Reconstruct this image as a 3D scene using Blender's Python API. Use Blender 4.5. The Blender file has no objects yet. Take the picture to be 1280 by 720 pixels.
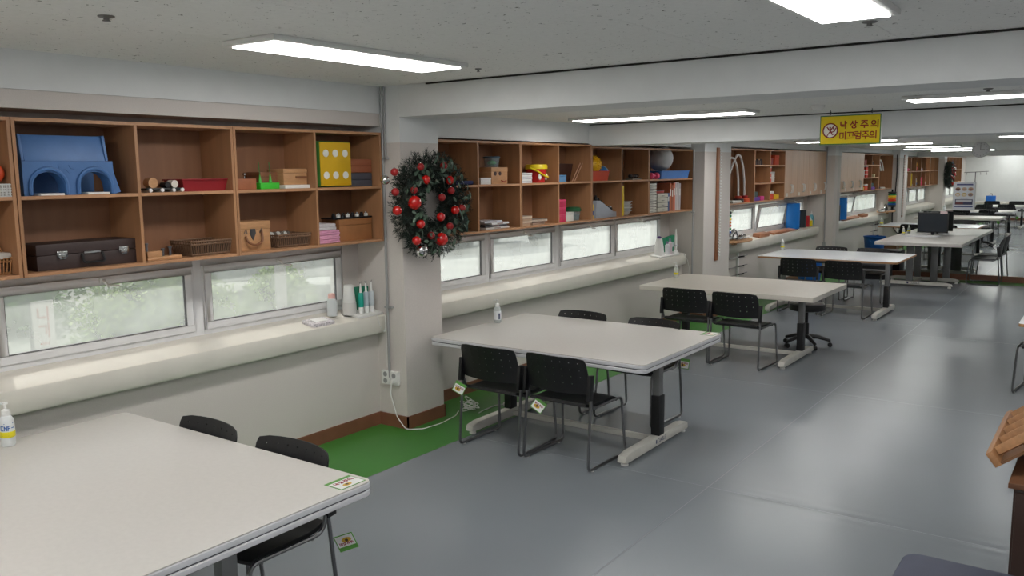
import bpy, bmesh, math, random
from mathutils import Vector, Matrix
random.seed(7)
SC = bpy.context.scene
COL = SC.collection
R = math.radians

# ---------------------------------------------------------------- camera, world, sun, exposure
cam_d = bpy.data.cameras.new('camera'); cam = bpy.data.objects.new('camera', cam_d); COL.objects.link(cam)
cam_d.sensor_width = 36.0; cam_d.lens = 1068.362 / 1280 * 36.0; cam_d.clip_start = .05; cam_d.clip_end = 300
YAW, PIT, ROL = R(-35.581), R(-7.741), R(-.694)
fwd = Vector((math.sin(YAW)*math.cos(PIT), math.cos(YAW)*math.cos(PIT), math.sin(PIT)))
rgt = Vector((math.cos(YAW), -math.sin(YAW), 0)); upv = rgt.cross(fwd)
r2 = rgt*math.cos(ROL) + upv*math.sin(ROL); u2 = upv*math.cos(ROL) - rgt*math.sin(ROL)
cam.matrix_world = Matrix(((r2.x, u2.x, -fwd.x, 4.984), (r2.y, u2.y, -fwd.y, 0.0), (r2.z, u2.z, -fwd.z, 2.09), (0, 0, 0, 1)))
SC.camera = cam
w = bpy.data.worlds.new('sky'); SC.world = w; w.use_nodes = True
wn = w.node_tree.nodes; wl = w.node_tree.links
bg = wn['Background']; bg.inputs[1].default_value = .95
bg.inputs[0].default_value = (.97, .97, .97, 1)
sun_d = bpy.data.lights.new('sun', 'SUN'); sun = bpy.data.objects.new('sun', sun_d); COL.objects.link(sun)
sun_d.energy = 3.0; sun_d.angle = R(3); sun_d.color = (1, .96, .88)
sun.location = (-8, 8, 10)
sun.rotation_euler = Vector((.62, -.22, -.75)).to_track_quat('-Z', 'Y').to_euler()
SC.view_settings.view_transform = 'Standard'; SC.view_settings.look = 'None'
SC.view_settings.gamma = 1; SC.view_settings.use_curve_mapping = False
SC.view_settings.exposure = 0.0
PANEL = 17.5     # emission of the ceiling panels

# ---------------------------------------------------------------- materials
def lin(c):
    return tuple(((v/255)/12.92 if v/255 <= .04045 else ((v/255+.055)/1.055)**2.4) for v in c) + (1,)
MATS = {}
def mat(name, rgb, rough=.5, metal=0, spec=.5, noise=None, bump=None, alpha=None, emit=None, var=.12, scale=None, coat=0):
    if name in MATS: return MATS[name]
    m = bpy.data.materials.new(name); m.use_nodes = True; nt = m.node_tree; b = nt.nodes['Principled BSDF']
    c = lin(rgb); b.inputs['Base Color'].default_value = c; b.inputs['Roughness'].default_value = rough
    b.inputs['Metallic'].default_value = metal; b.inputs['Specular IOR Level'].default_value = spec
    if coat: b.inputs['Coat Weight'].default_value = coat
    tc = nt.nodes.new('ShaderNodeTexCoord'); mp = nt.nodes.new('ShaderNodeMapping'); nt.links.new(tc.outputs['Object'], mp.inputs[0])
    if scale: mp.inputs['Scale'].default_value = scale
    n = nt.nodes.new('ShaderNodeTexNoise'); n.inputs['Scale'].default_value = noise or 12; n.inputs['Detail'].default_value = 4
    nt.links.new(mp.outputs[0], n.inputs['Vector'])
    rp = nt.nodes.new('ShaderNodeValToRGB'); nt.links.new(n.outputs[0], rp.inputs[0])
    rp.color_ramp.elements[0].position = .3; rp.color_ramp.elements[1].position = .7
    rp.color_ramp.elements[0].color = tuple(v*(1-var) for v in c[:3])+(1,); rp.color_ramp.elements[1].color = tuple(min(1, v*(1+var*.6)) for v in c[:3])+(1,)
    nt.links.new(rp.outputs[0], b.inputs['Base Color'])
    if bump:
        n2 = nt.nodes.new('ShaderNodeTexNoise'); n2.inputs['Scale'].default_value = bump[0]; n2.inputs['Detail'].default_value = 3
        nt.links.new(tc.outputs['Object'], n2.inputs['Vector'])
        bp = nt.nodes.new('ShaderNodeBump'); bp.inputs['Strength'].default_value = bump[1]; bp.inputs['Distance'].default_value = bump[2]
        nt.links.new(n2.outputs[0], bp.inputs['Height']); nt.links.new(bp.outputs[0], b.inputs['Normal'])
    if emit:
        b.inputs['Emission Color'].default_value = c; b.inputs['Emission Strength'].default_value = emit
    MATS[name] = m; return m

def plain(rgb, rough=.5, metal=0): return mat('paint_%02x%02x%02x_%d_%d' % (*rgb, rough*100, metal*100), rgb, rough, metal, var=.05)

wallpaper = mat('wallpaper', (210, 203, 198), .85, var=.05, noise=160, bump=(220, .35, .002))
wallpaint = mat('wall_paint', (224, 226, 226), .6, var=.03, noise=6)
sillpaint = mat('sill_paint', (220, 216, 206), .3, var=.05, noise=5)
wood = mat('laminate_wood', (168, 122, 86), .45, var=.16, noise=3, scale=(6, 6, .6))
woodback = mat('laminate_back', (140, 98, 70), .5, var=.1, noise=3, scale=(6, 6, .6))  # back laminate, darkened a little to carry the shade inside the shelves
woodh = mat('laminate_wood_level', (178, 132, 96), .45, var=.12, noise=3, scale=(6, .6, 6))
doorwood = mat('laminate_door', (196, 160, 130), .35, var=.12, noise=3, scale=(9, 9, .5))
basewood = mat('baseboard_brown', (132, 86, 66), .45, var=.1, noise=8)
lightwood = mat('light_wood', (186, 140, 98), .5, var=.15, noise=5, scale=(3, 3, 12))
darkwood = mat('dark_wood', (52, 32, 24), .4, var=.2, noise=5)
rackwood = mat('rack_wood', (168, 122, 82), .45, var=.2, noise=5, scale=(8, 1, 8))
tabletop = mat('table_laminate', (205, 201, 196), .32, var=.03, noise=40, bump=(300, .05, .001))
tablewhite = mat('table_white', (222, 226, 230), .22, var=.02, noise=5)
tabletop3 = mat('table_cream', (212, 206, 196), .32, var=.03, noise=12)
edgegrey = mat('table_edge', (208, 208, 212), .35, metal=.1, var=.03)
aluwhite = mat('window_frame', (226, 226, 227), .4, var=.04)
blackplastic = mat('black_plastic', (15, 15, 18), .45, var=.1, noise=40, bump=(400, .2, .0006))
chrome = mat('chrome', (128, 128, 130), .28, metal=1, var=.05)
darkchrome = mat('dark_steel', (95, 95, 98), .3, metal=1, var=.05)
footwhite = mat('foot_white', (200, 198, 190), .4, var=.06)
colgrey = mat('column_grey', (128, 128, 128), .4, metal=.5, var=.05)
pipegrey = mat('conduit_grey', (165, 165, 165), .45, metal=.3, var=.05)
whiteplastic = mat('white_plastic', (228, 228, 225), .4, var=.03)
wicker = mat('wicker', (112, 84, 62), .7, var=.3, noise=60)
wickerlight = mat('wicker_light', (170, 120, 74), .7, var=.3, noise=60)
silverm = mat('silver', (200, 200, 200), .15, metal=1, var=.03)
redball = mat('red_bauble', (190, 22, 18), .18, var=.1, coat=.5)
redmatte = mat('red_glitter', (150, 20, 22), .5, var=.3, noise=200)

def floor_mat(name, rgb, rough):
    m = mat(name, rgb, rough, var=.10, noise=1.0, bump=(.9, .06, .01), spec=.5)
    nt = m.node_tree; b = nt.nodes['Principled BSDF']
    for q in nt.nodes:
        if q.type == 'VALTORGB': q.color_ramp.elements[0].position = 0; q.color_ramp.elements[1].position = 1
        if q.type == 'TEX_NOISE': q.inputs['Detail'].default_value = 1
    return m
floorgrey = floor_mat('floor_vinyl', (128, 134, 140), .25)
floorgreen = floor_mat('floor_green', (64, 132, 52), .36)

def ceil_mat():
    m = mat('ceiling_board', (240, 240, 237), .9, var=.03, noise=30); nt = m.node_tree; b = nt.nodes['Principled BSDF']
    tc = nt.nodes.new('ShaderNodeTexCoord'); v = nt.nodes.new('ShaderNodeTexNoise'); v.inputs['Scale'].default_value = 38; v.inputs['Detail'].default_value = 2
    v.inputs['Distortion'].default_value = 1.2
    nt.links.new(tc.outputs['Object'], v.inputs['Vector'])
    rp = nt.nodes.new('ShaderNodeValToRGB'); rp.color_ramp.elements[0].position = .275; rp.color_ramp.elements[1].position = .315
    rp.color_ramp.elements[0].color = lin((110, 108, 105)); rp.color_ramp.elements[1].color = (1, 1, 1, 1)
    mx = nt.nodes.new('ShaderNodeMix'); mx.data_type = 'RGBA'; mx.blend_type = 'MULTIPLY'; mx.inputs[0].default_value = 1
    old = b.inputs['Base Color'].links[0].from_socket
    nt.links.new(v.outputs[0], rp.inputs[0]); nt.links.new(old, mx.inputs[6]); nt.links.new(rp.outputs[0], mx.inputs[7]); nt.links.new(mx.outputs[2], b.inputs['Base Color'])
    return m
ceilboard = ceil_mat()

def lamp_mat():
    m = bpy.data.materials.new('lamp_diffuser'); m.use_nodes = True; nt = m.node_tree; nt.nodes.clear()
    e = nt.nodes.new('ShaderNodeEmission'); o = nt.nodes.new('ShaderNodeOutputMaterial')
    e.inputs[0].default_value = (1, .985, .955, 1); e.inputs[1].default_value = PANEL; nt.links.new(e.outputs[0], o.inputs[0]); return m
lampm = lamp_mat()

def glass_mat():
    m = bpy.data.materials.new('hazy_glass'); m.use_nodes = True; nt = m.node_tree; nt.nodes.clear()
    o = nt.nodes.new('ShaderNodeOutputMaterial'); t = nt.nodes.new('ShaderNodeBsdfTransparent'); t.inputs[0].default_value = (.97, .97, .97, 1)
    tr = nt.nodes.new('ShaderNodeBsdfTranslucent'); tr.inputs[0].default_value = (.85, .9, .88, 1)
    g = nt.nodes.new('ShaderNodeBsdfGlossy'); g.inputs[1].default_value = .03
    a = nt.nodes.new('ShaderNodeMixShader'); c = nt.nodes.new('ShaderNodeMixShader')
    tc = nt.nodes.new('ShaderNodeTexCoord'); n = nt.nodes.new('ShaderNodeTexNoise'); n.inputs['Scale'].default_value = 3.5
    mr = nt.nodes.new('ShaderNodeMapRange'); mr.inputs[3].default_value = .14; mr.inputs[4].default_value = .46
    nt.links.new(tc.outputs['Object'], n.inputs['Vector']); nt.links.new(n.outputs[0], mr.inputs[0]); nt.links.new(mr.outputs[0], a.inputs[0])
    nt.links.new(t.outputs[0], a.inputs[1]); nt.links.new(tr.outputs[0], a.inputs[2])
    c.inputs[0].default_value = .06; nt.links.new(a.outputs[0], c.inputs[1]); nt.links.new(g.outputs[0], c.inputs[2])
    nt.links.new(c.outputs[0], o.inputs[0]); return m
glassm = glass_mat()
def clear_mat(name, rgb, mixf):
    m = bpy.data.materials.new(name); m.use_nodes = True; nt = m.node_tree; b = nt.nodes['Principled BSDF']
    b.inputs['Base Color'].default_value = lin(rgb); b.inputs['Roughness'].default_value = .15; b.inputs['Alpha'].default_value = mixf; return m
clearp = clear_mat('clear_plastic', (225, 232, 232), .55)
cleartub = clear_mat('clear_tub', (150, 165, 170), .45)
def mirror_mat():
    m = bpy.data.materials.new('mirror'); m.use_nodes = True; b = m.node_tree.nodes['Principled BSDF']
    b.inputs['Base Color'].default_value = (.86, .89, .88, 1); b.inputs['Metallic'].default_value = 1; b.inputs['Roughness'].default_value = .006; return m
mirrorm = mirror_mat()
leafdark = mat('fir_needles', (26, 42, 34), .6, var=.6, noise=30)
leafgreen = mat('leaf_green', (66, 88, 70), .45, var=.5, noise=20)
def foliage_mat(name, rgb):
    m = mat(name, rgb, .6, var=.45, noise=4); return m
leafout = foliage_mat('outdoor_leaves', (96, 136, 60)); leafout2 = foliage_mat('outdoor_leaves_pale', (150, 178, 96))
groundm = mat('outdoor_paving', (150, 156, 146), .8, var=.35, noise=1.5)

# ---------------------------------------------------------------- mesh builder
class MB:
    def __init__(s): s.v = []; s.f = []
    def add(s, vs, fs):
        o = len(s.v); s.v += [tuple(v) for v in vs]; s.f += [tuple(i+o for i in f) for f in fs]; return s
    def bx(s, x0, x1, y0, y1, z0, z1):
        return s.add([(x0,y0,z0),(x1,y0,z0),(x1,y1,z0),(x0,y1,z0),(x0,y0,z1),(x1,y0,z1),(x1,y1,z1),(x0,y1,z1)],
                     [(3,2,1,0),(4,5,6,7),(0,1,5,4),(1,2,6,5),(2,3,7,6),(3,0,4,7)])
    def box(s, c, d, m=None):
        x,y,z = [v/2 for v in d]; n = MB().bx(-x,x,-y,y,-z,z)
        M = (m or Matrix.Identity(3)); return s.add([Vector(c) + M @ Vector(v) for v in n.v], n.f)
    def tube(s, pts, r, n=8, closed=False, cap=True):
        pts = [Vector(p) for p in pts]; k = len(pts); rs = r if isinstance(r, (list, tuple)) else [r]*k
        vs = []; prev = None
        for i, p in enumerate(pts):
            a = pts[i-1] if (i > 0 or closed) else p; b = pts[(i+1) % k] if (i < k-1 or closed) else p
            t = (b-a); t = t.normalized() if t.length > 1e-9 else Vector((0,0,1))
            if prev is None:
                q = Vector((0,0,1)) if abs(t.z) < .9 else Vector((1,0,0)); u = t.cross(q).normalized()
            else: u = (prev - t*prev.dot(t)).normalized()
            prev = u; vv = t.cross(u)
            for j in range(n):
                g = 2*math.pi*j/n; vs.append(p + (u*math.cos(g)+vv*math.sin(g))*rs[i])
        fs = []
        for i in range(k if closed else k-1):
            i2 = (i+1) % k
            for j in range(n): fs.append((i*n+j, i*n+(j+1)%n, i2*n+(j+1)%n, i2*n+j))
        if cap and not closed: fs.append(tuple(range(n))[::-1]); fs.append(tuple((k-1)*n+j for j in range(n)))
        return s.add(vs, fs)
    def lathe(s, prof, c=(0,0,0), n=20, M=None, sx=1, sy=1):
        vs = []; fs = []; k = len(prof); M = M or Matrix.Identity(3)
        for r_, z in prof:
            for j in range(n):
                g = 2*math.pi*j/n; vs.append(Vector(c) + M @ Vector((r_*math.cos(g)*sx, r_*math.sin(g)*sy, z)))
        for i in range(k-1):
            for j in range(n): fs.append((i*n+j, i*n+(j+1)%n, (i+1)*n+(j+1)%n, (i+1)*n+j))
        if prof[0][0] > 1e-5: fs.append(tuple(range(n))[::-1])
        if prof[-1][0] > 1e-5: fs.append(tuple((k-1)*n+j for j in range(n)))
        return s.add(vs, fs)
    def ball(s, c, r, n=14, sc=(1,1,1)):
        k = n//2; vs = [];
        for i in range(k+1):
            a = math.pi*i/k
            for j in range(n):
                g = 2*math.pi*j/n; vs.append((c[0]+r*sc[0]*math.sin(a)*math.cos(g), c[1]+r*sc[1]*math.sin(a)*math.sin(g), c[2]-r*sc[2]*math.cos(a)))
        fs = [(i*n+j, i*n+(j+1)%n, (i+1)*n+(j+1)%n, (i+1)*n+j) for i in range(k) for j in range(n)]
        return s.add(vs, fs)
    def prism(s, poly, y0, y1, axis='y'):
        # poly in (x,z) extruded along y; axis 'x': poly (y,z) along x; axis 'z': poly (x,y) along z
        n = len(poly)
        def P(a, b, t): return {'y': (a, t, b), 'x': (t, a, b), 'z': (a, b, t)}[axis]
        vs = [P(a, b, y0) for a, b in poly] + [P(a, b, y1) for a, b in poly]
        fs = [tuple(range(n)), tuple(range(2*n-1, n-1, -1))] + [(i, i+n, (i+1)%n+n, (i+1)%n) for i in range(n)]
        return s.add(vs, fs)
    def mesh(s, name, bevel=0, smooth=35, segs=2):
        bm = bmesh.new(); vs = [bm.verts.new(v) for v in s.v]
        for f in s.f:
            try: bm.faces.new([vs[i] for i in f])
            except ValueError: pass
        bmesh.ops.remove_doubles(bm, verts=bm.verts, dist=1e-6)
        bmesh.ops.recalc_face_normals(bm, faces=bm.faces)
        if bevel:
            ed = [e for e in bm.edges if len(e.link_faces) == 2 and e.calc_face_angle(0) > R(40)]
            bmesh.ops.bevel(bm, geom=ed, offset=bevel, segments=segs, affect='EDGES', profile=.6, clamp_overlap=True)
        me = bpy.data.meshes.new(name); bm.to_mesh(me); bm.free()
        if smooth:
            me.polygons.foreach_set('use_smooth', [True]*len(me.polygons)); me.set_sharp_from_angle(angle=R(smooth))
        return me
    def build(s, name, m, parent=None, bevel=0, smooth=35, loc=None, rz=0, segs=2):
        me = s.mesh(name, bevel, smooth, segs); me.materials.append(m)
        o = bpy.data.objects.new(name, me); COL.objects.link(o)
        if parent: o.parent = parent
        if loc: o.location = loc
        if rz: o.rotation_euler.z = rz
        return o

def thing(name, label, cat, loc=(0,0,0), rz=0, group=None):
    o = bpy.data.objects.new(name, None); COL.objects.link(o); o.empty_display_size = .05
    o.location = loc; o.rotation_euler.z = rz; o['label'] = label; o['category'] = cat
    if group: o['group'] = group
    return o
def tag(o, label, cat, group=None):
    o['label'] = label; o['category'] = cat
    if group: o['group'] = group
    return o
def struct(o): o['kind'] = 'structure'; return o
def dup(o, loc=None, rz=None, label=None, parent=None, group=None):
    c = o.copy(); COL.objects.link(c)
    if parent: c.parent = parent
    if loc is not None: c.location = loc
    if rz is not None: c.rotation_euler.z = rz
    if label: c['label'] = label
    if group: c['group'] = group
    for ch in list(o.children): dup(ch, parent=c)
    return c
def again(src, name, parent, loc=None):   # a further part sharing the mesh
    o = bpy.data.objects.new(name, src.data); COL.objects.link(o); o.parent = parent
    if loc: o.location = loc
    return o
def rot(ax, deg): return Matrix.Rotation(R(deg), 3, ax)

# ---------------------------------------------------------------- setting
FL = struct(MB().bx(-.35, 9, -2.6, 17.9, -.12, -.006).build('floor', mat('floor_base', (150, 154, 158), .6)))
def sheet(x0, x1, y0, y1):
    # vinyl lifts in low ripples along its cross joints
    off = [0, .015, .03, .045, .06, .08, .10, .12, .14, .17, .20, .24, .30]
    rows = [y0+t for t in off] + [(y0+y1)/2] + [y1-t for t in reversed(off)]
    nx = 14; vs = []; fs = []; wob = random.uniform(0, 6)
    for y in rows:
        d = min(y-y0, y1-y)
        for i in range(nx+1):
            x = x0+(x1-x0)*i/nx; e = min(i, nx-i)/nx
            k = (.35+.65*math.sin(x*2.3+wob)**2)*min(1, e*8)
            h = (.0022*math.exp(-((d-.05)/.035)**2) + .0013*math.exp(-((d-.15)/.05)**2))*k
            vs.append((x, y, h))
    for j in range(len(rows)-1):
        for i in range(nx): fs.append((j*(nx+1)+i, j*(nx+1)+i+1, (j+1)*(nx+1)+i+1, (j+1)*(nx+1)+i))
    m_ = MB().add(vs, fs); return m_.build('floor_sheet', floorgrey, FL, smooth=80)
xs = [.836, 2.862, 4.9, 6.9, 9]
ys = [[-2.6, 1.9, 5.18, 8.07, 12.2, 17.18], [-2.6, .9, 5.18, 8.07, 11.5, 17.18], [-2.6, 1.6, 5.18, 8.07, 12.6, 17.18], [-2.6, 2.6, 7.3, 13, 17.18]]
for i in range(4):
    for a, b in zip(ys[i], ys[i][1:]):
        sheet(xs[i]+.0015, xs[i+1]-.0015, a+.0015, b-.0015)
MB().bx(0, .8345, -2.6, 17.7, -.006, 0).build('green_strip', floorgreen, FL)
MB().bx(.8375, 9, 17.183, 17.7, -.006, 0).build('green_strip', floorgreen, FL)

WL = struct(MB().bx(-.35, 0, -2.6, 17.9, 0, .80).bx(-.35, -.2, -2.6, 17.9, 1.52, 2.9).build('wall_left', wallpaper))
for a, b in ((-2.6, -.62), (4.86, 5.04), (5.5, 5.52), (10.78, 11.06), (12.01, 12.04), (17.24, 17.9)):
    MB().bx(-.35, -.2, a, b, .8, 1.52).build('wall_infill', wallpaper, WL)
for a, b in ((-2.6, 5.04),):
    MB().bx(-.2, .100, a, b, 2.462, 2.562).build('wallpaper_band', wallpaper, WL)
    MB().bx(-.2, .115, a, b, 2.562, 2.9).build('painted_band', wallpaint, WL)
for a, b, z in ((5.5, 11.06, 2.39), (12.01, 17.48, 2.425)):
    MB().bx(-.2, .115, a, b, z, 2.9).build('painted_band', wallpaint, WL)
for a, b in ((.74, .8), (2.11, 2.17), (3.475, 3.54), (6.79, 6.85), (8.09, 8.17), (9.44, 9.47), (14.42, 14.48), (16.0, 16.06)):
    MB().bx(-.285, -.203, a+.0005, b-.0005, .8, 1.52).build('mullion', mat('window_frame', (226, 226, 227), .4, var=.04), WL)
for n, (a, b) in enumerate(((5.04, 5.5), (11.06, 12.01), (17.48, 17.9))):
    MB().bx(-.34, .31, a, b, 0, 2.33).build('pillar', wallpaper, WL)
    MB().bx(-.34, .312, a-.002, b+.002, 2.33, 2.9).build('pillar_head', wallpaint, WL)
def sill(n, y0, y1):
    p = [(-.35, .78), (.075, .79), (.088, .795), (.097, .81), (.097, .925), (.094, .934), (.085, .939), (-.2, .985), (-.35, .985)]
    struct(MB().prism(p, y0, y1).build('trim_%d' % n, sillpaint))
sill(1, -.9, 5.04); sill(2, 5.5, 10.98); sill(3, 12.01, 17.3)

struct(MB().bx(9, 9.15, -2.6, 17.9, 0, 2.9).build('wall_right', wallpaint))
struct(MB().bx(-.35, 9.15, -2.75, -2.6, 0, 2.9).build('wall_near', wallpaint))
struct(MB().bx(-.35, 9.15, 17.72, 17.9, 0, 2.9).build('wall_far', wallpaint))
bb = MB()
for (x0, x1, y0, y1) in ((0, .012, -2.6, 5.04), (0, .012, 5.5, 11.06), (0, .012, 12.01, 17.48), (0, .322, 5.028, 5.04), (.31, .322, 5.028, 5.512), (0, .322, 5.5, 5.512),
                         (0, .322, 11.048, 11.06), (.31, .322, 11.048, 12.022), (0, .322, 12.01, 12.022), (0, .322, 17.468, 17.48), (.31, .322, 17.468, 17.66)):
    bb.bx(x0, x1, y0, y1, 0, .106)
struct(bb.build('baseboard_left', basewood))
struct(MB().bx(.31, 9, 17.655, 17.72, 0, .106).build('baseboard_far', basewood))
struct(MB().bx(8.985, 9, -2.6, 17.65, 0, .106).build('baseboard_right', basewood))
struct(MB().bx(0, 8.98, -2.6, -2.585, 0, .106).build('baseboard_near', basewood))

CE = struct(MB().bx(-.35, 9.15, -2.75, 5.1, 2.778, 2.95).bx(-.35, 9.15, 5.1, 8.4, 2.606, 2.95).bx(-.35, 9.15, 8.4, 17.9, 2.526, 2.95).build('ceiling', mat('ceiling_void', (90, 88, 85), .9)))
def ceil_panels(y0, y1, z, px=.9, py=1.8, x00=.116):
    x = x00
    first = 3.951 - 3*px - x00
    edges = [x00] + [3.951 + k*px for k in range(-4, 6) if 3.951+k*px > x00+.05 and 3.951+k*px < 9] + [9]
    for k, (a, b) in enumerate(zip(edges, edges[1:])):
        y = y1
        off = py/2 if k % 2 else py
        while y > y0:
            c = max(y0, y-off); off = py
            MB().bx(a+.0008, b-.0008, c+.0008, y-.0008, z, z+.008).build('ceiling_panel', ceilboard, CE); y = c
ceil_panels(-2.6, 5.04, 2.77); ceil_panels(5.5, 8.3, 2.598); ceil_panels(8.8, 17.7, 2.518)
darkline = mat('dark_line', (40, 38, 36), .8)  # thin dark strips along the tops of both beams
struct(MB().bx(.115, 9, 5.04, 5.5, 2.525, 2.9).build('trim_4', wallpaint, bevel=.004))
struct(MB().bx(.115, 9, 8.3, 8.8, 2.365, 2.9).build('trim_5', wallpaint, bevel=.004))
struct(MB().bx(.6, 9, 5.030, 5.04, 2.757, 2.768).build('trim_6', darkline))
struct(MB().bx(.13, 9, 8.290, 8.3, 2.586, 2.596).build('trim_7', darkline))
struct(MB().bx(2.3, 3.53, 5.96, 6.26, 2.588, 2.598).build('trim_8', mat('stained_plate', (200, 190, 150), .7, var=.15, noise=6), bevel=.002))
struct(MB().bx(.115, 9, 5.5, 5.75, 2.575, 2.598).build('trim_9', wallpaint, bevel=.003))

# windows
wcount = 0
latch = None
def window(y0, y1, z0=1.0, z1=1.49, tilt=0):
    global wcount, latch
    wcount += 1; x = -.2
    W = struct(thing('window_%d' % wcount, '', 'window', (x, (y0+y1)/2, z0)))
    del W['label']; del W['category']
    h = (y1-y0)/2; H = z1-z0
    MB().bx(-.08,.0,-h,h,-.02,.018).bx(-.08,.0,-h,h,H-.018,H+.03).bx(-.08,.0,-h,-h+.018,.018,H-.018).bx(-.08,.0,h-.018,h,.018,H-.018).build('window_frame', aluwhite, W, bevel=.002)
    S = bpy.data.objects.new('sash', None); COL.objects.link(S); S.parent = W
    a = -h+.02; b = h-.02; t = .05; top = H-.02
    s = MB().bx(-.03,.012,a,b,.02,.02+t).bx(-.03,.012,a,b,top-t,top).bx(-.03,.012,a,a+t,.02+t,top-t).bx(-.03,.012,b-t,b,.02+t,top-t)
    so = s.build('sash_frame', aluwhite, S, bevel=.003); 
    MB().bx(-.014,-.008,a+t-.004,b-t+.004,.02+t-.004,top-t+.004).build('pane', glassm, S)
    MB().bx(-.018,.006,a+t-.001,a+t+.005,.02+t,top-t).bx(-.018,.006,b-t-.005,b-t+.001,.02+t,top-t).bx(-.018,.006,a+t,b-t,.02+t-.001,.02+t+.005).build('gasket', mat('gasket', (105,105,108), .6), S)
    MB().box((.02, 0, top-.022), (.016, .035, .03)).tube([(.028,0,top-.022),(.05,0,top-.03),(.055,.015,top-.055),(.055,.09,top-.06)], [.009,.009,.008,.006], 8).build('latch_handle', whiteplastic, S)
    if tilt: S.rotation_euler.y = R(tilt); S.location.x = .01
    return W
for a, b in ((-.58, .74), (.8, 2.11), (2.17, 3.475), (3.54, 4.85), (5.53, 6.79), (6.85, 8.09), (8.17, 9.44), (9.47, 10.77)): window(a, b)
window(12.1, 14.42, 1.0, 1.50); window(14.48, 16.0, 1.0, 1.50, tilt=9); window(16.06, 17.2, 1.0, 1.50)

# ---------------------------------------------------------------- mirror wall
MI = thing('wall_mirror', 'wall-wide mirror filling the far end of the room above the brown skirting', 'mirror', (.31, 17.7, .107))
seams = [0, 1.672, 3.35, 5.02, 6.7, 8.69]
for a, b in zip(seams, seams[1:]):
    MB().bx(a+.001, b-.001, 0, .012, 0, 2.41).build('mirror_panel', mirrorm, MI, smooth=0)

# ---------------------------------------------------------------- ceiling lamps
def lamp(x, y, z, lx, ly, label):
    T_ = thing('ceiling_light', label, 'light', (x, y, z), group='ceiling lights')
    MB().bx(-lx/2-.035, lx/2+.035, -ly/2-.035, ly/2+.035, -.028, 0).build('light_tray', whiteplastic, T_, bevel=.006)
    MB().bx(-lx/2, lx/2, -ly/2, ly/2, -.034, -.0285).build('diffuser', lampm, T_)
lamp(1.37, 3.57, 2.77, .33, 1.45, 'long panel light nearest the window wall, above the first table')
lamp(3.96, 3.34, 2.77, .29, 1.45, 'panel light cut by the top edge of the photo')
lamp(6.6, 3.4, 2.77, .3, 1.45, 'panel light over the right side near the first beam')
lamp(1.37, .4, 2.77, .3, 1.45, 'panel light behind the viewer by the windows')
lamp(3.96, 0, 2.77, .3, 1.45, 'panel light right above the viewer')
lamp(6.6, 0, 2.77, .3, 1.45, 'panel light at the right behind the viewer')
lamp(1.45, 7.3, 2.598, 1.7, .26, 'long light between the two beams on the window side')
lamp(4.45, 6.95, 2.598, 1.6, .26, 'long light between the two beams at the right edge of the photo')
lamp(7.2, 6.95, 2.598, 1.4, .26, 'long light between the two beams beyond the right edge')
lamp(1.45, 13.75, 2.518, 1.4, .26, 'far light showing left and right of the yellow sign')
lamp(4.25, 13.7, 2.518, 1.45, .26, 'far light at the right edge beyond the clock side')
lamp(7.2, 13.7, 2.518, 1.4, .26, 'long light over the far right of the room')
lamp(1.37, -1.75, 2.77, .3, 1.1, 'added panel light brightening the near end wall, window side')  # unseen row of panels, added to brighten the end wall in the mirror
lamp(3.96, -1.75, 2.77, .3, 1.1, 'added panel light brightening the near end wall, mid room')
lamp(6.6, -1.75, 2.77, .3, 1.1, 'added panel light brightening the near end wall, right side')
lamp(1.55, 10.9, 2.518, 1.4, .26, 'long light just past the second beam on the window side')
lamp(1.75, 16.2, 2.518, .95, .26, 'farthest light close to the mirror')

def small_ceiling(name, label, cat, x, y, z, r):
    MB().lathe([(r, 0), (r, -.008), (r*.8, -.016), (r*.45, -.02), (r*.4, -.035), (r*.15, -.04)], n=16).build(name, plain((120,118,115), .4, .3), None, loc=(x, y, z))
    return bpy.context.scene.collection.objects[-1]
for (nm, lb, x, y, z, r) in (('sprinkler', 'small ceiling sprinkler above the left shelf, near the top edge', 1.39, 2.07, 2.77, .035),
                             ('sprinkler', 'small ceiling sprinkler at the end of the left panel light', 1.44, 4.6, 2.77, .022),
                             ('sprinkler', 'small ceiling sprinkler below the top right panel light', 3.95, 4.36, 2.77, .035),
                             ('sprinkler', 'small ceiling sprinkler above the right long light', 4.2, 6.53, 2.598, .03)):
    o = MB().lathe([(r, 0), (r, -.004), (r*.8, -.007), (r*.35, -.009), (r*.33, -.017), (r*.5, -.019), (r*.5, -.021)], n=16).build(nm, plain((120,118,115), .4, .3), None, loc=(x, y, z))
    tag(o, lb, 'sprinkler', 'ceiling sprinklers')
tag(MB().lathe([(.055, 0), (.055, -.015), (.045, -.03), (.03, -.042)], n=20).build('smoke_detector', whiteplastic, None, loc=(2.9, 7.22, 2.598)), 'round white smoke detector on the ceiling left of the yellow sign', 'smoke detector')

# ---------------------------------------------------------------- hangul strokes
G = {'ㄱ': [[(0,1),(1,1),(.85,0)]], 'ㄴ': [[(0,1),(0,0),(1,0)]], 'ㅅ': [[(.5,1),(.4,.5),(0,0)], [(.45,.6),(1,0)]], 'ㅈ': [[(0,1),(1,1)], [(.5,1),(.4,.45),(0,0)], [(.5,.6),(1,0)]],
     'ㅁ': [[(0,1),(1,1),(1,0),(0,0),(0,1)]], 'ㄹ': [[(0,1),(1,1),(1,.5),(0,.5),(0,0),(1,0)]], 'ㅇ': [[(.5+.5*math.cos(a*math.pi/6), .5+.5*math.sin(a*math.pi/6)) for a in range(13)]],
     'ㅏ': [[(0,1),(0,0)], [(0,.5),(1,.5)]], 'ㅓ': [[(1,1),(1,0)], [(0,.5),(1,.5)]], 'ㅣ': [[(.5,1),(.5,0)]], 'ㅡ': [[(0,.5),(1,.5)]], 'ㅜ': [[(0,1),(1,1)], [(.5,1),(.5,0)]]}
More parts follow.
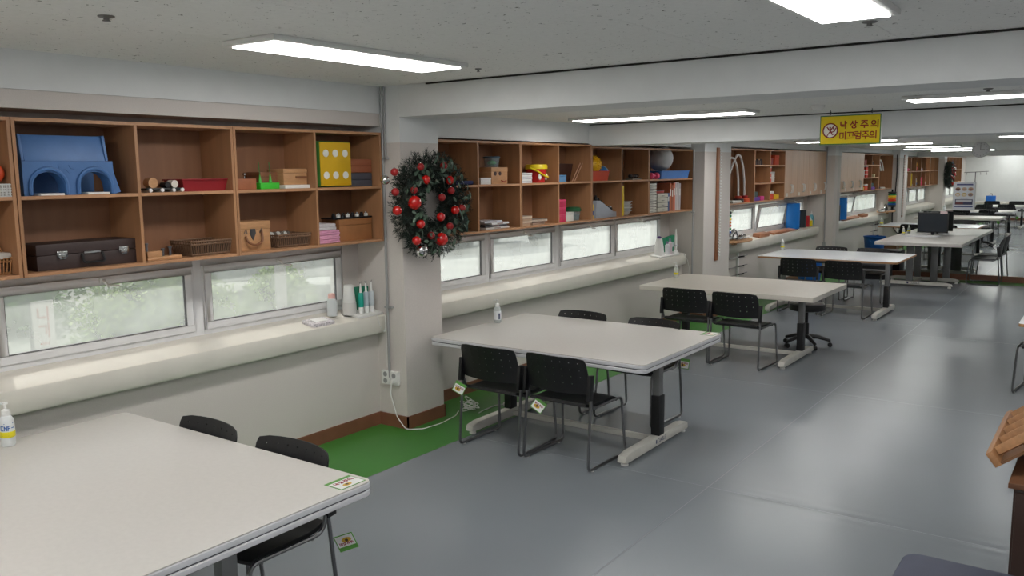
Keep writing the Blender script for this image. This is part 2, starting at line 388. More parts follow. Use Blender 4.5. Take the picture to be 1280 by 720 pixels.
SYL = {'낙': [('ㄴ', .08, .48, .5, .92), ('ㅏ', .66, .42, .9, 1.0), ('ㄱ', .2, 0, .8, .3)],
       '상': [('ㅅ', .05, .45, .55, .95), ('ㅏ', .68, .42, .92, 1.0), ('ㅇ', .25, 0, .75, .34)],
       '주': [('ㅈ', .12, .5, .88, .95), ('ㅜ', 0, 0, 1, .32)],
       '의': [('ㅇ', .08, .42, .6, .92), ('ㅡ', 0, .12, .7, .3), ('ㅣ', .8, 0, 1, 1)],
       '미': [('ㅁ', .05, .15, .55, .85), ('ㅣ', .75, 0, .95, 1)],
       '끄': [('ㄱ', .05, .4, .42, .9), ('ㄱ', .54, .4, .92, .9), ('ㅡ', 0, .08, 1, .2)],
       '럼': [('ㄹ', .05, .46, .5, .95), ('ㅓ', .6, .42, .9, 1), ('ㅁ', .25, 0, .85, .32)]}
def strokes(mb, segs, tr, th, depth):
    # flat bars in the local (a,b) plane; tr maps (a,b,d) to a 3D point
    for seg in segs:
        for (a0, b0), (a1, b1) in zip(seg, seg[1:]):
            d = Vector((a1-a0, b1-b0)); L = d.length or 1e-6; d /= L; nrm = Vector((-d.y, d.x))*th/2; e = d*th*.35
            q = [(a0-e.x+nrm.x, b0-e.y+nrm.y), (a0-e.x-nrm.x, b0-e.y-nrm.y), (a1+e.x-nrm.x, b1+e.y-nrm.y), (a1+e.x+nrm.x, b1+e.y+nrm.y)]
            mb.add([tr(a, b, 0) for a, b in q] + [tr(a, b, depth) for a, b in q], [(0,1,2,3),(7,6,5,4),(0,4,5,1),(1,5,6,2),(2,6,7,3),(3,7,4,0)])
def hangul(mb, text, x, y, size, gap, tr, th, depth, wide=1):
    for ch in text:
        if ch in SYL:
            for j, x0, y0, x1, y1 in SYL[ch]:
                segs = [[(x+(x0+p*(x1-x0))*size*wide, y+(y0+q*(y1-y0))*size) for p, q in s] for s in G[j]]
                strokes(mb, segs, tr, th, depth)
        x += size*wide+gap

# ---------------------------------------------------------------- hanging sign
SG = thing('hanging_sign', 'yellow slip-warning sign with red lettering hanging below the second beam', 'sign', (2.758, 7.8, 2.29), R(-1.1))
MB().bx(0, .507, 0, .006, 0, .252).build('sign_border', plain((36, 110, 70), .4), SG)
MB().bx(.008, .499, -.002, 0, .008, .244).build('sign_board', plain((232, 204, 10), .4), SG)
MB().bx(.507, .513, -.001, .007, -.002, .256).bx(0, .513, .0065, .009, -.002, .256).build('sign_backing', whiteplastic, SG)
tr = lambda a, b, d: (a, -.0022-d, b)
t_ = MB(); hangul(t_, '낙상주의', .172, .138, .062, .023, tr, .0095, .0015); hangul(t_, '미끄럼주의', .170, .045, .064, .006, tr, .0082, .0015, wide=.88)
t_.build('lettering', plain((150, 30, 25), .5), SG, smooth=0)
ic = MB(); cx, cz = .09, .122
ic.lathe([(.058, 0), (.058, .0012)], c=(cx, -.0022, cz), n=32, M=rot('X', 90))
ic.build('symbol_disc', plain((240, 236, 225), .5), SG, smooth=0)
rg = MB()
rg.tube([(cx+.061*math.cos(a*math.pi/16), -.004, cz+.061*math.sin(a*math.pi/16)) for a in range(32)], .0055, 6, closed=True)
strokes(rg, [[(cx-.03, cz-.05), (cx+.035, cz+.05)]], lambda a, b, d: (a, -.0036-d, b), .008, .001)
strokes(rg, [[(cx-.028, cz+.03), (cx-.008, cz+.006), (cx+.012, cz-.014)], [(cx-.012, cz+.004), (cx+.012, cz+.018)], [(cx+.012, cz-.014), (cx+.036, cz-.004), (cx+.046, cz+.02)], [(cx+.004, cz-.012), (cx+.02, cz-.034), (cx+.032, cz-.028)], [(cx+.02,cz+.03),(cx+.03,cz+.012)]],
        lambda a, b, d: (a, -.0036-d, b), .009, .001)
rg.ball((cx-.002, -.004, cz+.026), .008, 8)
rg.build('slipping_figure', plain((140, 35, 35), .5), SG, smooth=0)
for a in (.085, .43):
    MB().tube([(a, .003, .256), (a, .003, .298)], .003, 6).bx(a-.006, a+.006, -.003, .009, .262, .285).build('hanger', darkchrome, SG)

# ---------------------------------------------------------------- clock
CK = thing('wall_clock', 'round white wall clock at the top of the mirror showing three', 'clock', (2.80, 17.698, 2.385))
MB().lathe([(.142, 0), (.142, .03), (.136, .036), (.13, .036), (.128, .016)], n=40, M=rot('X', 90)).build('clock_rim', plain((205, 206, 208), .4), CK)
MB().lathe([(.1275, .018), (.1275, .0255)], n=40, M=rot('X', 90)).build('clock_face', plain((205, 207, 210), .4), CK, smooth=0)
for k in range(12):
    a = k*math.pi/6; L = .024 if k % 3 == 0 else .014
    MB().box((math.sin(a)*.108, -.0275, math.cos(a)*.108), (.006, .002, L), rot('Y', math.degrees(a))).build('hour_mark', plain((80, 80, 85), .5), CK, smooth=0)
MB().box((0, -.029, .042), (.007, .002, .095)).build('minute_hand', plain((50, 50, 55), .5), CK, smooth=0)
MB().box((.032, -.030, 0), (.07, .002, .009)).build('hour_hand', plain((50, 50, 55), .5), CK, smooth=0)

# ---------------------------------------------------------------- poster on the mirror
PO = thing('poster', 'white poster with six round food pictures fixed to the mirror', 'poster', (2.395, 17.697, 1.29), 0)
MB().bx(0, .36, -.014, 0, 0, .51).build('poster_board', plain((208, 212, 218), .5), PO, bevel=.002)
MB().bx(-.004, .364, -.017, -.001, -.004, .006).bx(-.004,.364,-.017,-.001,.506,.514).bx(-.004,.004,-.017,-.001,0,.51).bx(.356,.364,-.017,-.001,0,.51).build('poster_frame', plain((190,192,190), .4), PO)
for bz in ((.05, .32, .455, .48), (.12, .24, .215, .225), (.03, .33, .055, .075)): MB().bx(bz[0], bz[1], -.0155, -.0142, bz[2], bz[3]).build('title_bar', plain((52, 62, 120), .5), PO, smooth=0)
for k in range(6):
    c = (.075+.105*(k % 3), -.0142, .385 if k < 3 else .285)
    MB().lathe([(.042, 0), (.042, .0012)], c=c, n=24, M=rot('X', 90), sy=.8).build('picture', plain([(150,110,90), (190,160,140), (180,145,125), (196,164,120), (190,160,96), (172,140,112)][k], .5), PO, smooth=0)
    MB().lathe([(.03, 0.0012), (.03, .0022)], c=(c[0], c[1], c[2]-.008), n=16, M=rot('X', 90), sy=.5).build('picture_centre', plain([(60,40,40), (160,140,130), (140,110,100), (210,205,205), (215,205,180), (120,110,120)][k], .5), PO, smooth=0)
MB().bx(.035, .325, -.0155, -.0142, .10, .2).build('lower_picture', plain((60, 60, 92), .5), PO, smooth=0)
MB().bx(.05, .31, -.0165, -.0156, .15, .19).build('lower_picture_light', plain((190, 192, 200), .5), PO, smooth=0)
MB().bx(.045, .17, -.0165, -.0156, .105, .145).build('lower_picture_red', plain((110, 60, 62), .5), PO, smooth=0)

# ---------------------------------------------------------------- cube shelves
XB, XF = -.198, .15
def cabinet(y0, y1, z0, z1, divs, mids, label, group='wall shelf units above the windows'):
    c = thing('shelf_unit', label, 'shelf', (XB, y0, z0), group=group)
    D = XF-XB; W = y1-y0; H = z1-z0; t = .019
    MB().bx(0, D, 0, t, 0, H).build('side_panel', wood, c, bevel=.001, segs=1)
    MB().bx(0, D, W-t, W, 0, H).build('side_panel', wood, c, bevel=.001, segs=1)
    MB().bx(0, D, t, W-t, H-t, H).build('top_panel', woodh, c, bevel=.001, segs=1)
    MB().bx(0, D, t, W-t, 0, t).build('bottom_panel', woodh, c, bevel=.001, segs=1)
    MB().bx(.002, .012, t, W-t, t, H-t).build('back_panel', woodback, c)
    ed = [t] + [d for d in divs] + [W-t]
    for d in divs: MB().bx(.012, D-.001, d-t/2, d+t/2, t, H-t).build('divider', wood, c)
    for i, (a, b) in enumerate(zip(ed, ed[1:])):
        a2 = a + (t/2 if i > 0 else 0); b2 = b - (t/2 if i < len(ed)-2 else 0)
        ms = mids
        for m in ms: MB().bx(.012, D-.002, a2, b2, m-z0-t, m-z0).build('shelf_board', woodh, c)
    return c
cabinet(.82, 2.205, 1.55, 2.41, [.69], [1.99], 'wooden cube shelf unit cut by the left edge of the photo')
cabinet(2.21, 3.602, 1.55, 2.41, [.705], [1.99], 'wooden cube shelf unit holding the blue plastic form and dark case')
cabinet(3.605, 4.995, 1.55, 2.41, [.705], [1.99], 'wooden cube shelf unit holding the yellow dotted block and towels')
cabinet(5.53, 6.93, 1.53, 2.375, [.72], [1.975], 'cube shelf unit starting behind the wreath')
cabinet(6.935, 8.305, 1.53, 2.375, [.69], [1.975], 'cube shelf unit with the red and yellow bucket')
cabinet(8.31, 9.715, 1.53, 2.36, [.70], [1.975], 'cube shelf unit with the yellow spiky ball')
cabinet(9.72, 11.05, 1.53, 2.36, [], [1.975], 'wide cube shelf unit with the grey ball and drawers')
cabinet(12.03, 13.45, 1.55, 2.40, [], [], 'open tall shelf unit with the bent white tubes')
cabinet(13.455, 14.95, 1.55, 2.40, [.74], [1.86, 2.15], 'small shelf unit of six pigeonholes beside the closed cupboards')

def cupboard(y0, label):
    c = thing('wall_cupboard', label, 'cupboard', (XB, y0, 1.58), group='closed wall cupboards'); W = 1.37; D = .33; H = .83
    MB().bx(0, D, 0, W, 0, H).build('carcass', wood, c, bevel=.001, segs=1)
    for k in range(4):
        a = k*W/4
        d = MB().bx(D+.001, D+.019, a+.0015, a+W/4-.0015, .002, H-.002).build('door', doorwood, c, bevel=.001, segs=1)
        yy = a + (W/4-.035 if k % 2 == 0 else .035)
        MB().tube([(D+.018, yy, .08), (D+.042, yy, .092), (D+.05, yy, .14), (D+.05, yy, .17), (D+.042, yy, .215), (D+.018, yy, .227)], .0075, 8).build('handle', mat('handle_silver', (225, 225, 222), .3, metal=.4), d)
        if k % 2 == 0: MB().bx(D+.0192, D+.0202, a+.1, a+.17, .02, .08).build('label_sticker', plain((215, 215, 210), .6), d)
cupboard(14.955, 'closed cupboard unit next to the pigeonhole shelf')
cupboard(16.328, 'closed cupboard unit ending at the mirror pillar')

# ---------------------------------------------------------------- tables
def rounded(x0, x1, y0, y1, r, n=5):
    out = []
    for cx, cy, a0 in ((x1-r, y1-r, 0), (x0+r, y1-r, 90), (x0+r, y0+r, 180), (x1-r, y0+r, 270)):
        for k in range(n+1):
            a = R(a0+90*k/n); out.append((cx+r*math.cos(a), cy+r*math.sin(a)))
    return out
LOGO = {'C': [[(1,1),(0,1),(0,0),(1,0)]], 'U': [[(0,1),(0,0),(1,0),(1,1)]], 'A': [[(0,0),(.5,1),(1,0)], [(.2,.35),(.8,.35)]], 'B': [[(0,0),(0,1),(.9,1),(.9,.5),(0,.5)], [(.9,.5),(1,0),(0,0)]],
        'L': [[(0,1),(0,0),(1,0)]], 'E': [[(1,1),(0,1),(0,0),(1,0)], [(0,.5),(.8,.5)]], 'N': [[(0,0),(0,1),(1,0),(1,1)]], 'F': [[(0,0),(0,1),(1,1)], [(0,.5),(.8,.5)]], '-': [[(0,.5),(1,.5)]]}
def latin(mb, text, x, y, h, tr, th, depth):
    for ch in text:
        strokes(mb, [[(x+p*h*.62, y+q*h) for p, q in s] for s in LOGO[ch]], tr, th, depth); x += h*.9
def table(x0, x1, y0, y1, z, kind, label, foot, colx, coly, logo=False):
    T_ = thing('work_table', label, 'table', (x0, y0, 0), group='height-adjustable work tables')
    W = x1-x0; D = y1-y0
    if kind == 'double':
        MB().prism(rounded(0, W, 0, D, .04), z-.006, z-.0, 'z').build('table_top', tabletop, T_, bevel=.002)
        MB().prism(rounded(-.004, W+.004, -.004, D+.004, .044), z-.034, z-.0062, 'z').build('top_edge', edgegrey, T_, bevel=.009, segs=3)
        MB().prism(rounded(-.003, W+.003, -.003, D+.003, .044), z-.066, z-.040, 'z').build('lower_edge', edgegrey, T_, bevel=.009, segs=3)
        MB().prism(rounded(.006, W-.006, .006, D-.006, .04), z-.0405, z-.0335, 'z').build('groove', plain((90, 90, 95), .6), T_)
        zt = z-.066
    elif kind == 'slab':
        MB().prism(rounded(0, W, 0, D, .02), z-.055, z, 'z').build('table_top', tabletop3, T_, bevel=.008, segs=3); zt = z-.055
    elif kind == 'grey':
        MB().prism(rounded(0, W, 0, D, .02), z-.05, z, 'z').build('table_top', tabletop, T_, bevel=.006, segs=3); zt = z-.05
    else:
        MB().prism(rounded(0, W, 0, D, .03), z-.004, z, 'z').build('table_top', tablewhite, T_, bevel=.001)
        MB().prism(rounded(0, W, 0, D, .03), z-.03, z-.0042, 'z').build('wood_edge', lightwood, T_, bevel=.002); zt = z-.03
    fa, fb = foot; fa -= y0; fb -= y0; cy = coly-y0
    for i, cx in enumerate(colx):
        cx -= x0
        p = [(fa, .03), (fa+.012, .075), (fa+.1, .092), (fb-.1, .092), (fb-.012, .075), (fb, .03), (fb-.02, .022), (fa+.02, .022)]
        ft = MB().prism([(a, b) for a, b in p], cx-.035, cx+.035, 'x').build('foot_bar', footwhite, T_, bevel=.008)
        for yy in (fa+.05, fb-.05):
            MB().lathe([(.028, 0), (.028, .01), (.018, .02), (.012, .024)], c=(cx, yy, 0), n=14).build('levelling_pad', whiteplastic, ft)
        MB().bx(cx-.035, cx+.035, cy-.045, cy+.045, .09, .40).build('lower_column', blackplastic, T_, bevel=.006)
        MB().bx(cx-.028, cx+.028, cy-.036, cy+.036, .40, zt-.001).build('upper_column', colgrey, T_, bevel=.004)
        if logo and i == len(colx)-1:
            lg = MB(); trr = lambda a, b, d, cx=cx: (cx+.0352+d, a, b)
            lg.add([(cx+.036, cy-.1, .045), (cx+.036, cy-.08, .045), (cx+.036, cy-.08, .075), (cx+.036, cy-.1, .075)], [(0,1,2,3)])
            latin(lg, 'CUABLE', cy-.065, .047, .026, trr, .0035, .0008)
            lg.build('lettering', plain((40, 45, 85), .5), ft, smooth=0)
    MB().bx(colx[0]-x0+.035, colx[-1]-x0-.035, cy-.02, cy+.02, .03, .07).build('stretcher', footwhite, T_, bevel=.004)
    MB().bx(colx[0]-x0-.02, colx[-1]-x0+.02, cy-.03, cy+.03, zt-.035, zt-.001).build('under_frame', darkchrome, T_, bevel=.003)
    for cx in colx:
        MB().bx(cx-x0-.03, cx-x0+.03, .15, D-.15, zt-.03, zt-.0005).build('top_bracket', darkchrome, T_, bevel=.003)
    return T_
table(.388, 2.365, 1.19, 2.587, .75, 'double', 'large grey-white work table nearest the viewer at lower left', (1.35, 2.5), (.82, 2.2), 1.93, True)
table(.397, 2.355, 5.239, 6.642, .75, 'double', 'large double-edged table beside the wreath pillar', (5.2, 6.27), (.82, 2.2), 5.78, True)
table(.394, 2.416, 8.989, 10.313, .75, 'slab', 'cream slab table in the middle with the round stool under it', (8.76, 9.8), (.8, 2.17), 9.42)
table(.384, 2.416, 12.99, 14.40, .75, 'wood', 'white table with brown wooden edge, fourth from the viewer', (12.3, 13.46), (.8, 2.29), 12.92+.1)
table(.384, 2.4, -2.1, -.75, .75, 'slab', 'table behind the viewer seen only in the mirror', (-1.95, -.9), (.8, 2.1), -1.4)
table(4.315, 6.3, 8.4, 9.75, .75, 'wood', 'white table with wooden edge cut by the right edge of the photo', (8.55, 9.6), (4.95, 6.0), 9.05)

T5 = thing('work_table', 'grey-topped table with the computer, touching the mirror', 'table', (1.5, 15.68, 0), group='height-adjustable work tables')
MB().prism(rounded(0, 1.36, 0, 2.0, .02), .765, .82, 'z').build('table_top', tabletop, T5, bevel=.007, segs=3)
for yy in (.62, 1.35):
    y = yy
    p = [(0-.02, .035), (.0, .07), (.1, .09), (1.06, .09), (1.15, .07), (1.17, .035)]
    ft = MB().prism(p, y-.04, y+.04, 'y').build('foot_bar', footwhite, T5, bevel=.008)
    for xx in (.05, 1.12): MB().lathe([(.028, 0), (.028, .012), (.016, .036)], c=(xx, y, 0), n=12).build('levelling_pad', whiteplastic, ft)
    if yy < 1:
        lg = MB(); latin(lg, 'CUABLE', .5, .05, .03, lambda a, b, d: (a, .579-d, b), .004, .0008)
        lg.add([(.44, .579, .05), (.47, .579, .05), (.47, .579, .082), (.44, .579, .082)], [(0,1,2,3)]); lg.build('lettering', plain((40, 45, 85), .5), ft, smooth=0)
    for xx in (.47, .95 if yy > 1 else .62)[:1 if yy < 1 else 2]:
        MB().bx(xx-.055, xx+.055, y-.035, y+.035, .09, .764).build('column', colgrey, T5, bevel=.004)
MB().bx(.5, .56, .66, 1.31, .035, .08).build('stretcher', footwhite, T5, bevel=.004)
MB().bx(.75, .86, .95, 1.02, .0, .764).build('column', colgrey, T5, bevel=.004)
MB().bx(.1, 1.3, .5, .6, .74, .764).bx(.1, 1.3, 1.4, 1.5, .74, .764).build('under_frame', darkchrome, T5)

# ---------------------------------------------------------------- chairs
def bend(pts, r, n=4):
    pts = [Vector(p) for p in pts]; out = [pts[0]]
    for a, b, c in zip(pts, pts[1:], pts[2:]):
        d1 = (a-b).normalized(); d2 = (c-b).normalized(); p0 = b+d1*r; p1 = b+d2*r
        for k in range(n+1):
            t = k/n; out.append((1-t)**2*p0 + 2*t*(1-t)*b + t*t*p1)
    out.append(pts[-1]); return out
def make_chair(label, group):
    c = thing('stacking_chair', label, 'chair', (0, 0, 0), 0, group)
    # perforated backrest
    cols = [-1]; nh = 7
    for k in range(nh):
        m = -.78+1.56*k/(nh-1); cols += [m-.015, m+.015]
    cols.append(1)
    rows = [0]; nr = 4
    for k in range(nr):
        m = .26+.60*k/(nr-1); rows += [m-.016, m+.016]
    rows.append(.94); rows.append(1)
    bm = bmesh.new(); g = []
    def P(u, v):
        hw = .272-.020*v
        if v > .9: hw -= .012*(v-.9)/.1
        x = u*hw; z = .552+.258*v - (.013*abs(u)**7*max(0, v-.2)) - (.008*(1-u*u) if v == 0 else 0)
        y = -.232 - .055*v**1.3 + .045*u*u - .012
        return (x, y, z)
    for v in rows: g.append([bm.verts.new(P(u, v)) for u in cols])
    for i in range(len(rows)-1):
        for j in range(len(cols)-1):
            if i % 2 == 1 and j % 2 == 1 and i < 2*nr and j < 2*nh:
                r_ = (i-1)//2; k_ = (j-1)//2
                if not (r_ == 0 and k_ in (0, 6)): continue
            bm.faces.new((g[i][j], g[i][j+1], g[i+1][j+1], g[i+1][j]))
    bmesh.ops.recalc_face_normals(bm, faces=bm.faces); bmesh.ops.solidify(bm, geom=bm.faces[:], thickness=.008)
    me = bpy.data.meshes.new('backrest'); bm.to_mesh(me); bm.free(); me.materials.append(blackplastic)
    me.polygons.foreach_set('use_smooth', [True]*len(me.polygons)); me.set_sharp_from_angle(angle=R(35))
    b = bpy.data.objects.new('backrest', me); COL.objects.link(b); b.parent = c
    for s in (-1, 1):
        MB().box((s*.272, -.215, .60), (.026, .055, .18), rot('X', -7)).build('side_bracket', blackplastic, c, bevel=.006)
    # seat
    bm = bmesh.new(); g = []; nu, nv = 8, 8
    for i in range(nv+1):
        v = i/nv; row = []
        for j in range(nu+1):
            u = -1+2*j/nu; hw = .235 + .012*math.sin(v*math.pi)
            y = -.215+.44*v - .02*u**4*(1 if v > .5 else 0)
            z = .462 - .018*(1-u*u)*math.sin(v*math.pi) - (.02*((v-.8)/.2)**2 if v > .8 else 0) + (.02*((.15-v)/.15) if v < .15 else 0)
            row.append(bm.verts.new((u*hw, y, z)))
        g.append(row)
    for i in range(nv):
        for j in range(nu): bm.faces.new((g[i][j], g[i][j+1], g[i+1][j+1], g[i+1][j]))
    bmesh.ops.recalc_face_normals(bm, faces=bm.faces); bmesh.ops.solidify(bm, geom=bm.faces[:], thickness=.02)
    me = bpy.data.meshes.new('seat'); bm.to_mesh(me); bm.free(); me.materials.append(blackplastic)
    me.polygons.foreach_set('use_smooth', [True]*len(me.polygons)); me.set_sharp_from_angle(angle=R(35))
    b = bpy.data.objects.new('seat', me); COL.objects.link(b); b.parent = c
    for s in (-1, 1):
        pts = bend([(s*.272, -.20, .60), (s*.277, -.255, .012), (s*.277, .27, .012), (s*.262, .235, .445), (s*.262, -.18, .44), (s*.266, -.20, .52)], .05)
        MB().tube(pts, .0105, 8).build('leg_frame', chrome, c)
        MB().lathe([(.015, 0), (.015, .004)], c=(s*.277, -.2, 0.0), n=10).lathe([(.015, 0), (.015, .004)], c=(s*.277, .2, 0), n=10).build('glide', whiteplastic, c)
    for y in (-.12, .17): MB().tube([(-.262, y, .432), (.262, y, .432)], .009, 8).build('cross_bar', chrome, c)
    return c
chair = make_chair('black perforated chair at the near side of the wreath-side table, left of the pair', 'black perforated chairs')
chair.location = (1.205, 5.205, 0)
def seat_at(x, y, rz, label): return dup(chair, (x, y, 0), R(rz), label)
seat_at(1.80, 5.215, -1.5, 'black perforated chair at the near side of the wreath-side table, right of the pair')
seat_at(1.0, 6.43, 180, 'black chair behind the wreath-side table, only the left backrest top showing')
seat_at(1.72, 6.40, 176, 'black chair tucked under the right end of the wreath-side table from behind')
seat_at(1.14, 2.36, 178, 'black chair behind the nearest table, left one showing only its backrest top')
seat_at(1.80, 2.37, 181, 'black chair behind the nearest table with its seat showing under the table corner')
seat_at(1.14, 8.84, 0, 'black perforated chair in front of the cream table, left of the pair')
seat_at(1.74, 8.80, -3, 'black perforated chair in front of the cream table, right of the pair')
seat_at(1.22, 12.58, 0, 'black perforated chair in front of the wood-edged table, left of the pair')
seat_at(1.87, 12.52, -2, 'black perforated chair in front of the wood-edged table, right of the pair')
seat_at(1.12, 14.19, 180, 'black chair behind the wood-edged table, left backrest top')
seat_at(1.76, 14.17, 177, 'black chair behind the wood-edged table, right backrest top')
seat_at(3.03, 17.33, 92, 'black chair standing sideways beside the computer table at the mirror')
seat_at(4.56, 9.18, 174, 'black chair under the table at the right edge of the photo, only its leg showing')
seat_at(1.0, -.98, 180, 'black chair behind the viewer, nearer the windows, seen in the mirror')
seat_at(1.8, -.96, 180, 'black chair behind the viewer, farther from the windows, seen in the mirror')

ST = thing('round_stool', 'low round stool with five castors under the cream table', 'stool', (2.02, 10.12, 0))
MB().lathe([(.17, .43), (.195, .44), (.2, .46), (.2, .50), (.19, .515), (.165, .52)], n=28).build('seat_cushion', blackplastic, ST)
MB().lathe([(.197, .50), (.19, .521), (.16, .524), (.15, .521)], n=28).build('seat_rim', plain((120, 120, 122), .3), ST)
MB().lathe([(.03, .12), (.03, .28), (.018, .28), (.018, .43)], n=14).build('gas_lift', blackplastic, ST)
for k in range(5):
    a = R(20+72*k); e = (.27*math.cos(a), .27*math.sin(a))
    MB().tube([(0, 0, .125), (e[0]*.5, e[1]*.5, .115), (e[0], e[1], .075)], [.03, .024, .018], 8).build('base_arm', blackplastic, ST)
    MB().lathe([(.026, -.02), (.028, -.008), (.028, .008), (.026, .02)], c=(e[0], e[1], .028), n=14, M=rot('Z', math.degrees(a)) @ rot('X', 90)).tube([(e[0], e[1], .03), (e[0], e[1], .08)], .008, 6).build('castor', blackplastic, ST)

# padded chair at the bottom edge
PC = thing('padded_chair', 'blue-grey padded chair cut by the bottom right corner', 'chair', (4.57, 3.60, 0), R(0))
seatm = mat('seat_bluegrey', (66, 70, 88), .6, var=.08)
MB().prism(rounded(-.25, .25, -.22, .22, .07), .41, .455, 'z').build('seat', seatm, PC, bevel=.014, segs=3)
MB().prism(rounded(.0, .06, -.22, .22, .025), .55, .9, 'z').build('backrest', plain((110, 112, 114), .6), PC, bevel=.01, loc=(.22, 0, 0)) 
for sx in (-.2, .21):
    for sy in (-.19, .19): MB().tube([(sx, sy, .41), (sx*1.1, sy*1.08, .004)], .012, 8).build('leg', chrome, PC)
for sy in (-.16, .16): MB().tube([(.2, sy, .42), (.25, sy, .44), (.25, sy, .6)], .01, 8).build('back_post', chrome, PC)

# dark cabinet and tilted wooden rack at the right edge
DC = thing('side_cabinet', 'dark brown wooden cabinet at the right edge under the slatted rack', 'cabinet', (4.68, 4.12, 0))
MB().bx(0, .9, 0, .9, .0, .715).build('carcass', darkwood, DC, bevel=.003)
MB().bx(-.02, .93, -.02, .93, .716, .74).build('cabinet_top', mat('brown_top', (104, 70, 48), .4, var=.15), DC, bevel=.003)
for a in (.01, .46): MB().bx(a, a+.43, -.018, -.001, .03, .70).build('door', darkwood, DC, bevel=.003)
RK = thing('slatted_rack', 'light wooden tilted rack with parallel slats standing on the dark cabinet', 'rack', (4.60, 4.20, .765))
RK.rotation_euler = (0, R(-38), 0)
MB().bx(0, .03, 0, .80, 0, .07).build('side_rail', rackwood, RK, bevel=.002)
MB().bx(.46, .49, 0, .80, 0, .07).build('side_rail', rackwood, RK, bevel=.002)
MB().bx(.03, .46, .002, .798, 0, .012).build('base_board', mat('rack_base', (120, 84, 56), .5, var=.15), RK)
for k in range(5):
    MB().box((.2475, .06+.165*k, .05), (.425, .02, .04), rot('X', -20)).build('slat', rackwood, RK, bevel=.002)
pb = MB().bx(4.92, 4.94, 4.25, 4.95, .741, .995).build('prop_board', rackwood, None, bevel=.002)
pb.parent = RK; bpy.context.view_layer.update(); pb.matrix_parent_inverse = RK.matrix_world.inverted()

# ---------------------------------------------------------------- wall mounted: conduit, outlets, cord
o = MB().tube([(.14, 5.02, .42), (.14, 5.02, 2.768)], .011, 10).tube([(.17, 5.02, 2.2), (.17, 5.02, 2.768)], .007, 8)
for z in (1.0, 2.2): o.bx(.115, .19, 5.008, 5.0395, z, z+.015)
tag(o.build('conduit_pipe', pipegrey), 'thin grey conduit running down the wreath pillar to the outlets', 'pipe')
o = MB().tube([(.16, 11.04, .11), (.16, 11.04, 2.36)], .011, 10)
for z in (.6, 1.5): o.bx(.135, .185, 11.028, 11.0595, z, z+.015)
tag(o.build('conduit_pipe', pipegrey), 'thin grey conduit down the near side of the middle pillar', 'pipe')
o = MB().tube([(.16, 17.46, .11), (.16, 17.46, 2.5)], .011, 10).bx(.13, .19, 17.43, 17.48, .55, .63)
tag(o.build('conduit_pipe', pipegrey), 'thin grey conduit down the pillar beside the mirror', 'pipe')
for k, (xa, lb) in enumerate(((.055, 'left white double wall outlet low on the wreath pillar'), (.15, 'right white wall outlet low on the wreath pillar with a plug in'))):
    O = thing('wall_outlet', lb, 'outlet', (xa, 5.04, .36), group='wall outlets on the pillar')
    MB().bx(0, .088, -.03, 0, 0, .115).build('outlet_box', whiteplastic, O, bevel=.004)
    for z in ((.03, .085) if k == 0 else (.08,)):
        MB().lathe([(.021, 0), (.021, .003), (.016, .003)], c=(.044, -.03, z), n=16, M=rot('X', 90)).build('socket', plain((150, 150, 150), .4), O)
    if k == 1: MB().box((.044, -.045, .035), (.03, .035, .03)).build('plug', whiteplastic, O, bevel=.006)
cp = [(.194, 4.98, .385), (.20, 4.96, .3), (.27, 4.955, .12), (.34, 4.98, .02), (.42, 5.1, .006), (.44, 5.3, .006), (.40, 5.55, .006), (.34, 5.66, .01)]
tag(MB().tube(bend(cp, .03), .0045, 6).build('extension_lead', whiteplastic), 'white cord trailing from the outlet across the green floor strip', 'cord')
cc = MB()
for k in range(9):
    n = 16; a0 = random.random(); rx, ry, tz = random.uniform(.05, .09), random.uniform(.03, .06), random.uniform(-50, 50)
    M_ = rot('X', tz) @ rot('Y', random.uniform(-30, 30)) @ rot('Z', random.uniform(0, 180))
    pts = [M_ @ Vector((rx*math.cos(2*math.pi*i/n), ry*math.sin(2*math.pi*i/n), 0)) for i in range(n)]
    mz = min(p.z for p in pts)
    cc.tube([(p.x, p.y, p.z-mz+.005+.012*k*.6) for p in pts], .004, 5, closed=True)
tag(cc.build('cord_bundle', whiteplastic, loc=(.42, 5.72, 0)), 'tangled bundle of white cord behind the left chair by the pillar', 'cord')
PS = thing('power_strip', 'white power strip lying on the floor by the table foot', 'power strip', (.68, 6.08, 0), R(15))
MB().bx(-.13, .13, -.03, .03, 0, .035).build('strip_body', whiteplastic, PS, bevel=.008)
for k in range(4): MB().lathe([(.018, .035), (.018, .037), (.013, .037)], c=(-.09+.06*k, 0, 0), n=12).build('socket', plain((120,120,120), .5), PS)
MB().tube(bend([(-.13, 0, .015), (-.2, -.02, .006), (-.24, -.2, .006), (-.25, -.3, .006)], .03), .005, 6).build('strip_cord', plain((190,190,188), .5), PS)

# long notched wooden height scale on middle pillar
HS = thing('notched_board', 'tall narrow wooden board with white pegs down one edge, on the middle pillar', 'wall board', (.312, 11.46, .81))
MB().bx(0, .018, 0, .09, 0, 1.58).build('board', mat('board_brown', (150, 98, 66), .5, var=.12), HS, bevel=.002)
peg0 = MB().bx(.002, .03, .088, .14, .06, .078).build('peg', whiteplastic, HS)
for k in range(1, 36): again(peg0, 'peg', HS, (0, 0, k*.042))

# black hanging cable on the far side of the middle pillar
tag(MB().tube(bend([(.25, 12.035, 2.40), (.26, 12.035, 1.9), (.24, 12.035, 1.4), (.19, 12.035, 1.0), (.2, 12.035, .62), (.32, 12.05, .42), (.46, 12.1, .38)], .1), .014, 8).build('hanging_cable', blackplastic), 'thick black cable hanging on the far side of the middle pillar, seen in the mirror', 'cable')

